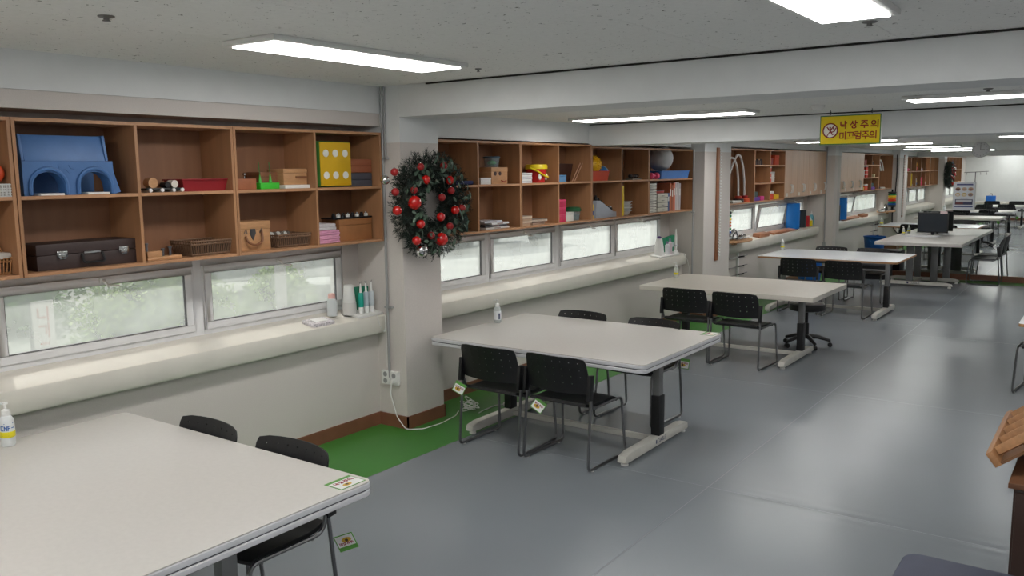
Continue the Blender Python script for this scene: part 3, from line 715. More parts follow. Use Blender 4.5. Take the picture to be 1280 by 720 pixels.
# ---------------------------------------------------------------- wreath
WR = thing('christmas_wreath', 'dark green fir wreath with red and silver baubles on the first pillar', 'wreath', (.425, 5.27, 1.835))
wf = MB(); rr = random.Random(3)
for k in range(2300):
    a = rr.uniform(0, 2*math.pi); q = rr.uniform(0, 2*math.pi); rad = .085*math.sqrt(rr.random())+.03
    Rm = .295; cy_ = (Rm+rad*1.25*math.cos(q))*math.cos(a); cz_ = (Rm+rad*1.15*math.cos(q))*math.sin(a)*.96; cx_ = rad*.75*math.sin(q)
    c_ = Vector((cx_, cy_, cz_)); out = Vector((.5*math.sin(q)+rr.uniform(-.3,.5), math.cos(a)*math.cos(q)+rr.uniform(-.6,.6), math.sin(a)*math.cos(q)+rr.uniform(-.6,.6))).normalized()
    L = rr.uniform(.03, .06)
    s_ = out.cross(Vector((rr.uniform(-1,1), rr.uniform(-1,1), rr.uniform(-1,1)))).normalized()
    p2 = out.cross(s_)
    for m_ in range(7):
        t0 = m_/7; base = c_+out*L*t0; g_ = m_*2.4; d_ = (s_*math.cos(g_)+p2*math.sin(g_))*.024+out*.018; wv = out.cross(d_).normalized()*.0036
        wf.add([base-wv, base+wv, base+d_], [(0,1,2)])
fo = wf.build('fir_needles', leafdark, WR, smooth=0); fo['kind'] = 'stuff'
core = MB().tube([(-.01, .285*math.cos(i*math.pi/20), .275*math.sin(i*math.pi/20)) for i in range(40)], .05, 8, closed=True).build('wreath_core', plain((30, 34, 28), .9), WR)
lf = MB()
for k in range(130):
    a = rr.uniform(0, 2*math.pi); rad = rr.uniform(.19, .40); c_ = Vector((rr.uniform(.07, .13), rad*math.cos(a), rad*math.sin(a)*.96))
    M_ = Matrix.Rotation(rr.uniform(0, 6.28), 3, 'X') @ Matrix.Rotation(rr.uniform(-.8, .8), 3, 'Y')
    pts = [M_ @ Vector(p)+c_ for p in ((0,-.03,0), (.004,-.01,.014), (0,.02,.011), (0,.034,0), (.004,.01,-.013), (0,-.018,-.011))]
    lf.add(pts, [(0,1,2,3,4,5)])
lo = lf.build('holly_leaves', leafgreen, WR, smooth=0); lo['kind'] = 'stuff'
BAUB = [(5.041,2.136,0),(5.32,2.144,0),(5.099,2.037,1),(5.393,2.028,1),(4.957,1.961,0),(5.407,1.944,0),(5.288,1.894,0),(4.959,1.863,2),(4.762,1.81,1),(5.453,1.784,1),(5.54,1.798,0),(5.269,1.738,1),(5.023,1.694,1),(5.38,1.657,0),(5.146,1.598,0),(5.269,1.558,2),(4.971,1.568,1),(5.03,1.484,3),(4.689,2.041,4),(4.746,2.099,0),(4.748,1.95,0)]
for y, z, k in BAUB:
    r_ = [.030, .036, .055, .05, .036][k]; x_ = .095 if k != 4 else .05
    dx = (.5-(.4+x_))/4.5
    p = (x_, y-5.27, z-1.835)
    b_ = MB().ball((0,0,0), r_, 16, (1, 1, 1)).build('bauble', redball if k in (1, 2) else (silverm if k > 2 else redmatte), WR, loc=p)
    MB().lathe([(.006, r_-.002), (.006, r_+.006)], n=8).build('bauble_cap', silverm, b_)
# ---------------------------------------------------------------- bottles
def bottle(x, y, z, label, rz=0, s=1, yellow=True, text=False):
    B = thing('sanitizer_bottle', label, 'bottle', (x, y, z), R(rz), group='hand sanitizer bottles')
    MB().lathe([(.034*s, 0), (.04*s, .008*s), (.041*s, .10*s), (.038*s, .128*s), (.026*s, .145*s), (.018*s, .15*s)], n=24, sx=1, sy=.8).build('body', clearp if not text else plain((218, 222, 222), .3), B)
    MB().lathe([(.02*s, .148*s), (.02*s, .172*s), (.014*s, .176*s), (.006*s, .18*s), (.006*s, .20*s), (.012*s, .203*s), (.012*s, .212*s), (.004*s, .214*s)], n=16).tube([(0, 0, .208*s), (0, -.03*s, .209*s), (0, -.042*s, .202*s)], .005*s, 8).build('pump', whiteplastic, B)
    a = B
    if yellow:
        MB().lathe([(.0412*s, .045*s), (.0418*s, .046*s), (.0418*s, .073*s), (.0412*s, .074*s)], n=24, sy=.8).build('yellow_label_band', plain((222, 208, 30), .5), B)
    else:
        MB().lathe([(.0412*s, .03*s), (.0416*s, .031*s), (.0416*s, .11*s), (.0412*s, .111*s)], n=24, sy=.8).build('label_band', plain((226, 228, 232), .5), B)
        MB().bx(.039*s, .0425*s, -.008*s, .008*s, .035*s, .09*s).build('label_print', plain((70, 80, 110), .5), B)
    if text:
        t2 = MB()
        def trc(p, q, d):
            an = p/.038
            return ((.0420+d)*s*math.cos(an), (.0420+d)*s*.8*math.sin(an), q*s)
        latin(t2, 'CNF-', -.036, .082, .02, trc, .004, .0006)
        t2.add([trc(-.02, .112, 0), trc(.03, .112, 0), trc(.03, .115, 0), trc(-.02, .115, 0)], [(0,1,2,3)])
        t2.build('blue_lettering', plain((40, 95, 165), .5), B, smooth=0)
        lt = MB(); 
        for q_ in (.066, .055): lt.add([trc(-.03, q_, .0003), trc(.0, q_, .0003), trc(.0, q_+.002, .0003), trc(-.03, q_+.002, .0003)], [(0,1,2,3)]).add([trc(.0, q_, .0003), trc(.035, q_, .0003), trc(.035, q_+.002, .0003), trc(.0, q_+.002, .0003)], [(0,1,2,3)])
        lt.build('small_print', plain((120, 110, 30), .5), B, smooth=0)
    return B
bottle(.47, 1.915, .75, 'pump bottle with blue CNF- lettering on the nearest table', -18, 1.05, True, True)
bottle(.47, 6.08, .75, 'clear pump bottle on the back corner of the wreath-side table', -30, .98, False)
bottle(.467, 9.853, .75, 'pump bottle with yellow label at the back of the cream table', -40, .9, True)
bottle(.403, 14.15, .75, 'pump bottle with yellow label on the wood-edged table', -40, .92, True)
bottle(1.62, 17.45, .82, 'small pump bottle left of the computer on the mirror table', -40, .75, True)

# stickers and tags
def sticker(name, label, cat, loc, rzm, w=.145, h=.11, stand=False):
    S_ = thing(name, label, cat, loc, group='safety stickers and tags'); S_.rotation_euler = rzm
    MB().bx(0, w, 0, h, 0, .0012).build('green_border', plain((88, 150, 62), .5), S_, smooth=0)
    MB().bx(.005, w-.005, .005, h-.022, .0012, .0018).build('white_field', plain((228, 228, 226), .5), S_, smooth=0)
    k_ = w/.145; t3 = MB(); hangul(t3, '낙상주의', .02*k_, h-.03-.025*k_, .024*k_, .003*k_, lambda a, b, d: (a, b, .0019+d), .0042*k_, .0006); t3.build('lettering', plain((150, 40, 60), .5), S_, smooth=0)
    MB().lathe([(.024, .0019), (.024, .0025)], c=(w*.42, .03, 0), n=20, sy=.55).build('yellow_mark', plain((206, 166, 50), .5), S_, smooth=0)
    MB().lathe([(.008, .0026), (.008, .003)], c=(w*.42, .032, 0), n=10).build('dark_mark', plain((60, 45, 30), .5), S_, smooth=0)
    return S_
sticker('corner_sticker', 'green-bordered sticker on the corner of the nearest table', 'sticker', (2.345, 2.42, .7505), (0, 0, R(90)))
sticker('corner_sticker', 'green-bordered sticker on the far corner of the wreath-side table', 'sticker', (2.335, 6.49, .7505), (0, 0, R(90)))
def chair_tag(label, loc, rot_):
    return sticker('chair_tag', label, 'tag', loc, rot_, .095, .085)
chair_tag('paper tag hanging from the left leg of the left chair by the pillar', (.885, 4.92, .44), (R(80), R(25), R(15)))
chair_tag('paper tag hanging from the left leg of the second chair by the pillar', (1.575, 4.97, .405), (R(75), R(35), R(20)))
chair_tag('paper tag with green band by the chair under the nearest table corner', (2.16, 2.64, .44), (R(80), R(160), R(30)))
chair_tag('paper tag under the far right corner of the wreath-side table', (1.965, 6.64, .41), (R(80), R(8), R(30)))

# ---------------------------------------------------------------- computer
MO = thing('computer_monitor', 'black flat monitor standing on the mirror-side table', 'monitor', (2.12, 17.42, .82), R(-2))
MB().bx(-.26, .26, 0, .035, .06, .43).build('bezel', blackplastic, MO, bevel=.004)
MB().bx(-.24, .24, -.002, 0, .08, .41).build('screen', mat('screen_dark', (42, 48, 56), .15, var=.03), MO)
MB().lathe([(.11, 0), (.11, .008), (.02, .014), (.018, .06)], c=(0, .03, 0), n=20, sy=.7).bx(-.03, .03, .035, .05, .03, .2).build('stand', blackplastic, MO)
MB().bx(.12, .24, -.004, .0, .41, .455).build('paper_note', plain((222, 200, 200), .6), MO)
KB = thing('keyboard', 'flat white keyboard in front of the black monitor', 'keyboard', (1.98, 17.22, .82), R(-2))
MB().bx(-.26, .3, -.19, .12, 0, .016).build('keyboard_base', plain((205, 205, 208), .5), KB, bevel=.003)
for j in range(4):
    for i in range(14): 
        if i == 0 and j == 0: k0 = MB().bx(-.245, -.212, -.17, -.12, .016, .022).build('key', plain((235, 235, 235), .5), KB)
        else: again(k0, 'key', KB, (.0375*i, .062*j, 0))

# ---------------------------------------------------------------- shelf goods
Z2, Z1 = 1.99, 1.569        # boards of the first bay
Y2, Y1 = 1.975, 1.549       # boards of the second bay
def tray(name, label, cat, x0, x1, y0, y1, z0, h, m, flare=.015, t=.006):
    T_ = thing(name, label, cat, ((x0+x1)/2, (y0+y1)/2, z0)); a = (x1-x0)/2; b = (y1-y0)/2
    A, B = a-flare, b-flare
    vs = [(-A,-B,0),(A,-B,0),(A,B,0),(-A,B,0),(-a,-b,h),(a,-b,h),(a,b,h),(-a,b,h), (-A+t,-B+t,t),(A-t,-B+t,t),(A-t,B-t,t),(-A+t,B-t,t),(-a+t,-b+t,h),(a-t,-b+t,h),(a-t,b-t,h),(-a+t,b-t,h)]
    fs = [(3,2,1,0),(8,9,10,11)]
    for i in range(4):
        j = (i+1) % 4; fs += [(i, j, 4+j, 4+i), (8+j, 8+i, 12+i, 12+j), (4+i, 4+j, 12+j, 12+i)]
    MB().add(vs, fs).build('tray_body', m, T_)
    r_ = MB(); e = .006
    r_.tube([(-a-e,-b-e,h),(a+e,-b-e,h),(a+e,b+e,h),(-a-e,b+e,h)], .005, 6, closed=True); r_.build('rim', m, T_)
    return T_
def basket(label, x0, x1, y0, y1, z0, h, m, cat='basket', step=.018):
    T_ = thing('wicker_basket', label, cat, ((x0+x1)/2, (y0+y1)/2, z0)); a = (x1-x0)/2; b = (y1-y0)/2; f = .9
    MB().bx(-a*f, a*f, -b*f, b*f, .0, .008).build('base', m, T_)
    for zz, k in ((.01, f), (h*.8, .98), (h, 1)):
        MB().tube([(-a*k,-b*k,zz),(a*k,-b*k,zz),(a*k,b*k,zz),(-a*k,b*k,zz)], .007, 6, closed=True).build('hoop', m, T_)
    s = MB(); n1 = int(2*b/step); n2 = int(2*a/step)
    for i in range(n1+1):
        y = -b+2*b*i/n1
        for sx in (-1, 1): s.tube([(sx*a*f, y*f, .005), (sx*a, y, h)], .0045, 4)
    for i in range(n2+1):
        x = -a+2*a*i/n2
        for sy in (-1, 1): s.tube([(x*f, sy*b*f, .005), (x, sy*b, h)], .0045, 4)
    s.build('stakes', m, T_)['kind'] = 'stuff'
    ins = MB().bx(-a*f*.97, a*f*.97, -b*f*.97, b*f*.97, .009, h*.7).build('lining', plain((70, 52, 40), .9), T_)
    return T_
def carton(name, label, cat, x0, x1, y0, y1, z0, h, rgb, lid=None, group=None, bevel=.003, rough=.5):
    T_ = thing(name, label, cat, ((x0+x1)/2, (y0+y1)/2, z0), group=group); a = (x1-x0)/2; b = (y1-y0)/2
    m = rgb if not isinstance(rgb, tuple) else plain(rgb, rough); l = (lid if lid is not None and not isinstance(lid, tuple) else plain(lid, rough) if lid else m)
    MB().bx(-a, a, -b, b, 0, h*.72).build('box_body', m, T_, bevel=bevel)
    MB().bx(-a-.002, a+.002, -b-.002, b+.002, h*.725, h).build('lid', l, T_, bevel=bevel)
    return T_

# bay 1, first unit at the frame edge
tag(MB().ball((0, 0, 0), .055, 24).build('orange_ball', plain((200, 70, 30), .5), None, loc=(.085, 2.126, Z2+.125)), 'orange ball above the white wire basket at the left edge', 'ball')
WB = thing('mesh_basket', 'white perforated plastic basket at the left edge of the shelf', 'basket', (.075, 2.108, Z2))
g_ = MB()
for i in range(9):
    for s_ in (-1, 1):
        g_.bx(s_*.07-.002, s_*.07+.002, -.075+i*.018-.003, -.075+i*.018+.003, 0, .07)
        g_.bx(-.07+i*.0165-.003, -.07+i*.0165+.003, s_*.075-.002, s_*.075+.002, 0, .07)
for z in (.0, .014, .028, .042, .062): g_.bx(-.072, -.068, -.077, .077, z, z+.006).bx(.068, .072, -.077, .077, z, z+.006).bx(-.07, .07, -.077, -.073, z, z+.006).bx(-.07, .07, .073, .077, z, z+.006)
g_.build('mesh_sides', whiteplastic, WB, smooth=0); MB().bx(-.07, .07, -.075, .075, 0, .004).build('base', whiteplastic, WB)
bk = basket('light wicker basket with white cloth at the left edge', -.08, .08, 2.03, 2.182, Z1, .09, wickerlight)
MB().bx(-.084, .084, -.08, .08, .085, .12).build('cloth_liner', plain((205, 200, 192), .9), bk, bevel=.012)
MB().tube([(0, -.07, .1), (0, -.05, .17), (0, 0, .2), (0, .05, .17), (0, .07, .1)], .006, 6).build('handle', wickerlight, bk)

# blue plastic form with two arches
BF = thing('blue_plastic_form', 'big blue moulded plastic form with two arched openings', 'plastic form', (.0, 2.555, Z2))
blue = mat('blue_plastic', (70, 112, 168), .45, var=.08)
def arch_front():
    bm = bmesh.new(); y0, y1, H = -.285, .24, .19
    outer = [(y0, 0), (y0, H), (y1, H), (y1, 0)]
    pts = [(y0, 0), (y0, H), (y1-.01, H), (y1, 0)]
    for c_ in (.115, -.15):
        pts.append((c_+.095, 0))
        for k in range(11):
            a = math.pi*k/10; pts.append((c_+.09*math.cos(a), .045+.085*math.sin(a)))
        pts.append((c_-.095, 0))
    return pts
af = arch_front()
MB().prism(af, .02, .10, 'x').build('arched_front', blue, BF, smooth=30)
for c_ in (.115, -.15):
    rim = [(c_+.1, 0.002)]+[(c_+.1*math.cos(math.pi*k/12), .05+.095*math.sin(math.pi*k/12)) for k in range(13)]+[(c_-.1, .002)]
    MB().tube([(.105, a, b+.003) for a, b in rim], .012, 8).build('arch_rim', blue, BF)
MB().prism([(-.15, .19), (.085, .19), (.045, .335), (.03, .335), (.03, .21), (-.15, .21)], -.262, .195, 'y').build('sloping_top', blue, BF, bevel=.004)
MB().prism([(-.15, .192), (.088, .192), (.06, .338), (-.15, .338)], .196, .212, 'y').build('side_wing', blue, BF, bevel=.003)
MB().prism([(-.15, .192), (.088, .192), (.06, .338), (-.15, .338)], -.28, -.264, 'y').build('side_wing', blue, BF, bevel=.003)
MB().bx(-.15, .02, -.285, .24, .0, .012).bx(-.15, -.14, -.285, .24, 0, .3).build('back_shell', blue, BF)
MB().prism([(.24, 0), (.275, .01), (.262, .05), (.238, .13)], .02, .09, 'x').build('side_flap', blue, BF)
strokes_m = MB(); strokes(strokes_m, [[(-.09, .165), (-.03, .17), (-.02, .15), (.0, .145)], [(-.09, .165), (-.085, .15), (-.05, .145), (-.03, .125), (.01, .125)]], lambda a, b, d: (.101+d, a, b), .004, .002)
strokes_m.build('moulded_mark', blue, BF, smooth=0)
for c_ in (.115, -.15): MB().bx(.03, .13, c_-.06, c_+.07, 0, .012).build('white_base_plate', whiteplastic, BF, bevel=.002)

TK = thing('wooden_toy_truck', 'small wooden toy with round pegs lying beside the red tray', 'toy', (.04, 3.12, Z2))
MB().bx(-.04, .05, -.12, .13, .012, .026).build('toy_base', blackplastic, TK, bevel=.003)
for k, (y, r_, m) in enumerate(((-.07, .032, lightwood), (.03, .018, blackplastic), (.08, .024, plain((205, 195, 185), .5)))):
    MB().lathe([(r_, -.03), (r_, .03)], c=(.01, y, .026+r_), n=18, M=rot('Y', 90)).build('round_block', m, TK)
for y in (-.1, -.02, .06, .12): MB().lathe([(.012, -.045), (.012, .055)], c=(.005, y, .0125), n=12, M=rot('Y', 90)).build('wheel', plain((225, 225, 225), .5), TK)
tr_ = tray('red_tray', 'red plastic tray holding small grey things', 'tray', -.12, .09, 3.25, 3.588, Z2, .075, plain((140, 28, 36), .45))
for k in range(9):
    MB().ball((random.uniform(-.07, .07), -.1+.028*k, .055), .028, 8, (1, 1.1, .6)).build('small_item', plain([(60, 66, 66), (90, 98, 96), (48, 50, 54)][k % 3], .7), tr_)

BL = thing('peg_block', 'small reddish wooden block with two metal pegs', 'wooden block', (.04, 3.74, Z2))
MB().bx(-.05, .05, -.075, .08, 0, .075).build('block', mat('reddish_wood', (158, 96, 64), .5, var=.15), BL, bevel=.003)
for y in (-.05, .02): MB().lathe([(.006, .075), (.006, .095), (.012, .1), (.012, .112), (.004, .116)], c=(0, y, 0), n=10).build('metal_peg', silverm, BL)
GB = thing('green_peg_base', 'bright green base with two thin upright wires', 'toy', (.04, 3.935, Z2))
MB().bx(-.05, .05, -.08, .085, 0, .045).build('green_base', plain((60, 190, 50), .4), GB, bevel=.004)
for y in (-.045, .045):
    MB().tube([(0, y, .045), (0, y, .10), (0, y-.006, .19)], .003, 6).build('wire', plain((60, 120, 60), .4), GB)
    MB().lathe([(.014, .045), (.008, .07), (.004, .1)], c=(0, y, 0), n=10).build('wire_foot', plain((50, 170, 50), .4), GB)
carton('dark_wooden_box', 'brown wooden box behind the green peg base', 'box', -.16, .0, 3.93, 4.18, Z2, .12, mat('mid_wood', (130, 84, 54), .5, var=.15))
WBX = carton('drawer_box', 'light wooden box on a white board near the yellow dotted block', 'box', -.1, .07, 4.075, 4.29, Z2+.026, .115, lightwood)
MB().bx(.087, .093, .0, .1, .045, .062).build('pull', mat('mid_wood', (130,84,54)), WBX)
tag(MB().bx(-.13, .09, 4.07, 4.30, Z2, Z2+.025).build('white_board', whiteplastic, bevel=.003), 'white flat board beneath the light wooden drawer box', 'board')

YB = thing('dotted_cube', 'yellow soft cube with six white dots on its face', 'soft cube', (-.03, 4.565, Z2))
MB().bx(-.11, .11, -.155, .165, .004, .345).build('cube_body', plain((70, 140, 60), .6), YB, bevel=.02)
MB().bx(.105, .113, -.150, .160, .012, .337).build('yellow_face', plain((216, 172, 20), .5), YB, bevel=.004)
for z in (.09, .255):
    for y in (-.095, .0, .1): MB().lathe([(.028, .0), (.028, .003)], c=(.113, y, z), n=24, M=rot('Y', 90)).build('white_dot', plain((232, 232, 226), .6), YB)
for z0_, rgb, lb in ((Z2, (74, 76, 86), 'dark grey rounded case at the end of the top shelf'), (Z2+.108, (150, 88, 60), 'brown rounded case stacked on the grey one')):
    c_ = thing('glasses_case', lb, 'case', (.0, 4.84, z0_), group='stacked cases')
    MB().bx(-.09, .07, -.105, .125, .0, .052).build('case_bottom', plain(rgb, .5), c_, bevel=.008)
    MB().bx(-.09, .07, -.105, .125, .0525, .106).build('case_lid', plain(rgb, .5), c_, bevel=.008)

# lower row
BC = thing('briefcase', 'dark brown briefcase with silver latches on the lower shelf', 'case', (-.04, 2.625, Z1))
dm = mat('case_leather', (58, 44, 42), .55, var=.12, noise=60)
MB().bx(-.12, .12, -.31, .31, .0, .085).build('case_bottom', dm, BC, bevel=.006); MB().bx(-.12, .12, -.31, .31, .087, .148).build('case_lid', dm, BC, bevel=.006)
for y in (-.17, .2): MB().bx(.121, .128, y-.03, y+.03, .07, .105).bx(.128, .132, y-.02, y+.02, .06, .09).build('latch', silverm, BC, bevel=.002)
MB().tube(bend([(.125, -.055, .08), (.145, -.06, .03), (.148, .07, .03), (.125, .065, .08)], .02), .008, 8).build('handle', blackplastic, BC)
MB().bx(.12, .13, -.045, .055, .082, .092).build('handle_plate', silverm, BC)
PG = thing('wooden_peg_toy', 'small pale wooden peg board beside the dark wicker basket', 'toy', (.05, 3.10, Z1))
MB().bx(-.05, .03, -.12, .12, 0, .02).bx(-.05, .03, -.12, -.02, .02, .055).build('peg_board', lightwood, PG, bevel=.003)
for y, h in ((-.1, .095), (0.01, .055), (.06, .065)): MB().lathe([(.008, .02), (.008, h), (.012, h), (.012, h+.012)], c=(-.01, y, 0), n=10).build('peg', plain((110, 112, 118), .4, .5), PG)
basket('dark wicker basket right of the peg toy', -.12, .10, 3.27, 3.585, Z1, .095, wicker)
WC = carton('wooden_case', 'tan wooden case with a brown carrying handle and metal clasp', 'case', -.13, .06, 3.635, 3.94, Z1, .2, lightwood)
MB().tube(bend([(.10, -.06, .10), (.125, -.065, .06), (.13, .0, .035), (.125, .065, .06), (.1, .075, .14)], .03), .008, 8).build('handle', mat('mid_wood', (130,84,54)), WC)
MB().prism([(-.02, .15), (.02, .15), (.025, .12), (.0, .07), (-.025, .12)], .096, .102, 'x').build('clasp', plain((90, 90, 92), .4, .7), WC)
for y in (-.06, .07): MB().tube([(.098, y-.012, .12), (.104, y, .15), (.098, y+.012, .12)], .004, 6).build('handle_ring', silverm, WC)
bs = basket('dark wicker basket right of the tan wooden case', -.12, .09, 3.98, 4.285, Z1, .09, wicker)
for k in range(6): MB().ball((-.02, -.11+.03*k, .09), .022, 8).build('small_item', plain([(190, 190, 185), (90, 80, 70)][k % 2], .6), bs)
zz = Z1
for k, (rgb, h) in enumerate((((224, 160, 190), .032), ((226, 164, 192), .032), ((220, 156, 186), .036), ((206, 200, 202), .05))):
    lb = ['pink folded towel at the bottom of the stack', 'pink folded towel second from the bottom of the stack', 'upper pink folded towel under the pale one', 'pale folded towel on top of the pink stack'][k]
    t4 = thing('folded_towel', lb, 'towel', (.01, 4.455+(.0 if k < 3 else -.02), zz), group='folded towels'); wd = .115 if k < 3 else .1
    m = mat('towel_%d' % k, rgb, .95, var=.12, noise=30, bump=(220, .6, .003))
    MB().bx(-.12, .09, -wd, wd, .001, h/2).build('fold', m, t4, bevel=.007); MB().bx(-.12, .088, -wd, wd-.004, h/2, h-.001).build('fold', m, t4, bevel=.007)
    zz += h
carton('wooden_chest', 'tan wooden box under the rack of small jars', 'box', -.13, .06, 4.60, 4.95, Z1, .17, mat('tan_wood', (160, 108, 66), .5, var=.12))
JR = thing('jar_rack', 'black rack of small capped jars on the wooden box', 'rack', (-.03, 4.77, Z1+.172))
MB().bx(-.07, .08, -.21, .2, 0, .012).build('rack_base', blackplastic, JR, bevel=.002)
for k in range(8):
    j = MB().lathe([(.016, .012), (.017, .03), (.012, .035)], c=(.04, -.18+.05*k, 0), n=12).build('jar', whiteplastic if k % 2 else blackplastic, JR)
    MB().lathe([(.0125, .0355), (.0125, .046)], c=(.04, -.18+.05*k, 0), n=12).build('cap', silverm if k % 2 else blackplastic, j)

# ---------- bay 2 upper row
CB = thing('blue_cushion', 'dark blue flat cushion half hidden by the wreath', 'cushion', (.0, 6.08, Y2))
MB().bx(-.12, .12, -.16, .14, 0, .04).build('cushion_body', plain((28, 34, 84), .8), CB, bevel=.018, segs=3)
carton('white_box', 'white flat box left of the wooden box with a tub on top', 'box', -.12, .06, 6.40, 6.56, Y2, .062, (215, 215, 215))
W2 = carton('wooden_box', 'light wooden box carrying a clear tub, upper shelf past the wreath', 'box', -.12, .06, 6.57, 6.83, Y2, .16, lightwood)
for y in (-.075, .0): MB().lathe([(.02, 0), (.02, .002)], c=(.094, y, .1), n=14, M=rot('Y', 90)).build('dark_hole', plain((60, 30, 28), .6), W2)
MB().tube([(.095, .02, .035), (.1, .06, .02), (.095, .1, .035)], .004, 6).build('handle', redmatte, W2)
CT = thing('clear_tub', 'clear lidded tub with something green on the wooden box', 'tub', (-.02, 6.68, Y2+.163))
MB().lathe([(.07, 0), (.082, .085)], n=20, sx=.9).build('tub_wall', cleartub, CT); MB().lathe([(.088, .085), (.09, .098), (.08, .102)], n=20, sx=.9).build('tub_lid', plain((50, 70, 84), .4), CT)
MB().ball((0, 0, .04), .04, 10, (1.1, 1.2, .6)).build('green_content', plain((90, 190, 110), .5), CT)
for k in range(5):
    o = thing('white_booklet', ['lowest', 'second', 'middle', 'fourth', 'topmost'][k]+' white booklet in the stack beside the red bucket', 'booklet', (-.02, 7.16, Y2+.021*k), R([0, 3, -2, 2, -3][k]), group='white booklets by the bucket')
    MB().bx(-.08, .08, -.1, .1, .0005, .003).bx(-.08, .08, -.1, .1, .017, .0195).bx(-.08, -.076, -.1, .1, .003, .017).build('cover', plain((190, 196, 208), .5), o)
    MB().bx(-.076, .078, -.098, .098, .003, .017).build('pages', plain((228, 228, 224), .7), o)
BU = thing('toy_bucket', 'red and yellow toy bucket with a yellow lid and handle', 'bucket', (-.02, 7.455, Y2))
MB().lathe([(.085, 0), (.11, .14)], n=28).build('bucket_body', plain((196, 30, 32), .4), BU)
MB().lathe([(.116, .14), (.118, .165), (.112, .185), (.1, .188)], n=28).build('lid', plain((232, 206, 30), .4), BU)
MB().tube([(.0, -.115, .15), (.08, -.10, .12), (.115, -.02, .07), (.105, .06, .055), (.06, .1, .08), (0, .115, .15)], .010, 8).build('handle', plain((232, 206, 30), .4), BU)
for a in (-35, 30): MB().ball((.1*math.cos(R(a)), .1*math.sin(R(a)), .06), .028, 10, (.35, 1, 1.2)).build('white_figure', whiteplastic, BU)
carton('blue_box', 'small blue box behind the wooden drumsticks', 'box', -.05, .08, 7.72, 7.88, Y2, .075, (96, 148, 196))
PF = thing('picture_board', 'dark brown tilted board leaning in the upper shelf', 'board', (-.10, 8.06, Y2)); PF.rotation_euler = (0, R(12), 0)
MB().bx(-.01, .01, -.19, .17, 0, .2).build('board', plain((72, 44, 36), .5), PF, bevel=.003)
DS = thing('drumsticks', 'pair of pale drumsticks leaning on the right divider', 'drumsticks', (.04, 8.10, Y2))
for d in (0, .05): MB().tube([(0, d-.03, .006), (0, d+.13, .19)], .006, 8).ball((0, d+.135, .195), .009, 8).build('stick', plain((196, 150, 120), .5), DS)
ot = tray('orange_tray', 'orange-red tray holding the yellow spiky ball', 'tray', -.14, .08, 8.42, 8.83, Y2, .11, plain((206, 74, 40), .45))
YS = thing('spiky_ball', 'yellow spiky massage ball', 'ball', (-.01, 8.60, Y2+.185))
MB().ball((0, 0, 0), .10, 24).build('ball_body', plain((232, 178, 22), .45), YS)
sp = MB(); n_ = 90
for k in range(n_):
    z_ = 1-2*(k+.5)/n_; a = k*2.39996; s_ = math.sqrt(1-z_*z_); d_ = Vector((s_*math.cos(a), s_*math.sin(a), z_)); q_ = Vector((0,0,1)).rotation_difference(d_).to_matrix()
    sp.lathe([(.008, .096), (.003, .112)], n=5, M=q_)
sp.build('spikes', plain((232, 178, 22), .45), YS)['kind'] = 'stuff'
BBl = thing('blue_ball', 'blue patterned ball behind the orange tray', 'ball', (-.06, 8.90, Y2+.085))
MB().ball((0, 0, 0), .085, 24).build('ball_body', plain((52, 128, 200), .4), BBl)
for a in (0, 60, 120): MB().tube([(rot('Z', a) @ Vector((.086*math.cos(t*math.pi/12), 0, .086*math.sin(t*math.pi/12)))) for t in range(24)], .004, 5, closed=True).build('stripe', plain((210, 220, 230), .5), BBl)
DP = thing('small_blocks', 'low dark pieces on a pale stand in the upper shelf', 'toy', (.02, 9.55, Y2))
MB().bx(-.05, .05, -.12, .12, 0, .02).build('stand', plain((120, 112, 100), .5), DP, bevel=.003)
for k, y in enumerate((-.09, -.03, .03, .09)): MB().ball((0, y, .045), .028, 10, (1, 1, .9)).build('piece', plain([(40, 40, 44), (70, 50, 40)][k % 2], .5), DP)
tag(MB().ball((0, 0, 0), .166, 32).build('exercise_ball', mat('grey_ball', (182, 184, 188), .5, var=.05), None, loc=(-.01, 10.36, Y2+.105+.16)), 'big matte grey exercise ball sitting on the blue tray', 'ball')
bt = tray('blue_tray', 'long blue tray under the grey ball', 'tray', -.16, .12, 10.13, 10.99, Y2, .10, plain((80, 130, 200), .45))
for k in range(6): MB().ball((.0, -.1+.09*k, .085), .035, 8, (1, 1, .6)).build('dark_item', plain((40, 44, 60), .6), bt)
DB = thing('dumbbell', 'small pink dumbbell in front of the blue tray', 'dumbbell', (.09, 9.96, Y2))
for y in (-.075, .075): MB().lathe([(.03, -.03), (.042, -.02), (.042, .02), (.03, .03)], c=(0, y, .042), n=12, M=rot('X', 90)).build('weight', plain((232, 84, 128), .5), DB)
MB().tube([(0, -.06, .042), (0, .06, .042)], .014, 10).build('grip', plain((232, 84, 128), .5), DB)

# ---------- bay 2 lower row
GJ = thing('green_bottle', 'dark green bottle standing at the wreath edge on the lower shelf', 'bottle', (.06, 6.14, Y1))
MB().lathe([(.035, 0), (.037, .13), (.015, .18), (.014, .22)], n=18).build('bottle_body', plain((28, 66, 56), .3), GJ); MB().lathe([(.017, .22), (.017, .245)], n=12).build('cap', whiteplastic, GJ)
for k in range(4):
    o = thing('stacked_binder', ['bottom', 'second', 'third', 'top'][k]+' flat white folder in the wide low stack', 'folder', (-.01, 6.62+.02*k*(-1)**k, Y1+.02*k), R([1, -2, 3, -4][k]), group='flat folders')
    MB().bx(-.13, .1, -.19+.02*k, .19-.02*k, .0005, .0185).build('folder_body', plain([(205, 205, 203), (60, 62, 68), (222, 222, 222), (200, 204, 210)][k], .5), o, bevel=.003)
    MB().bx(.1005, .1025, -.06, .04, .006, .014).build('spine_label', plain((150, 120, 120), .6), o)
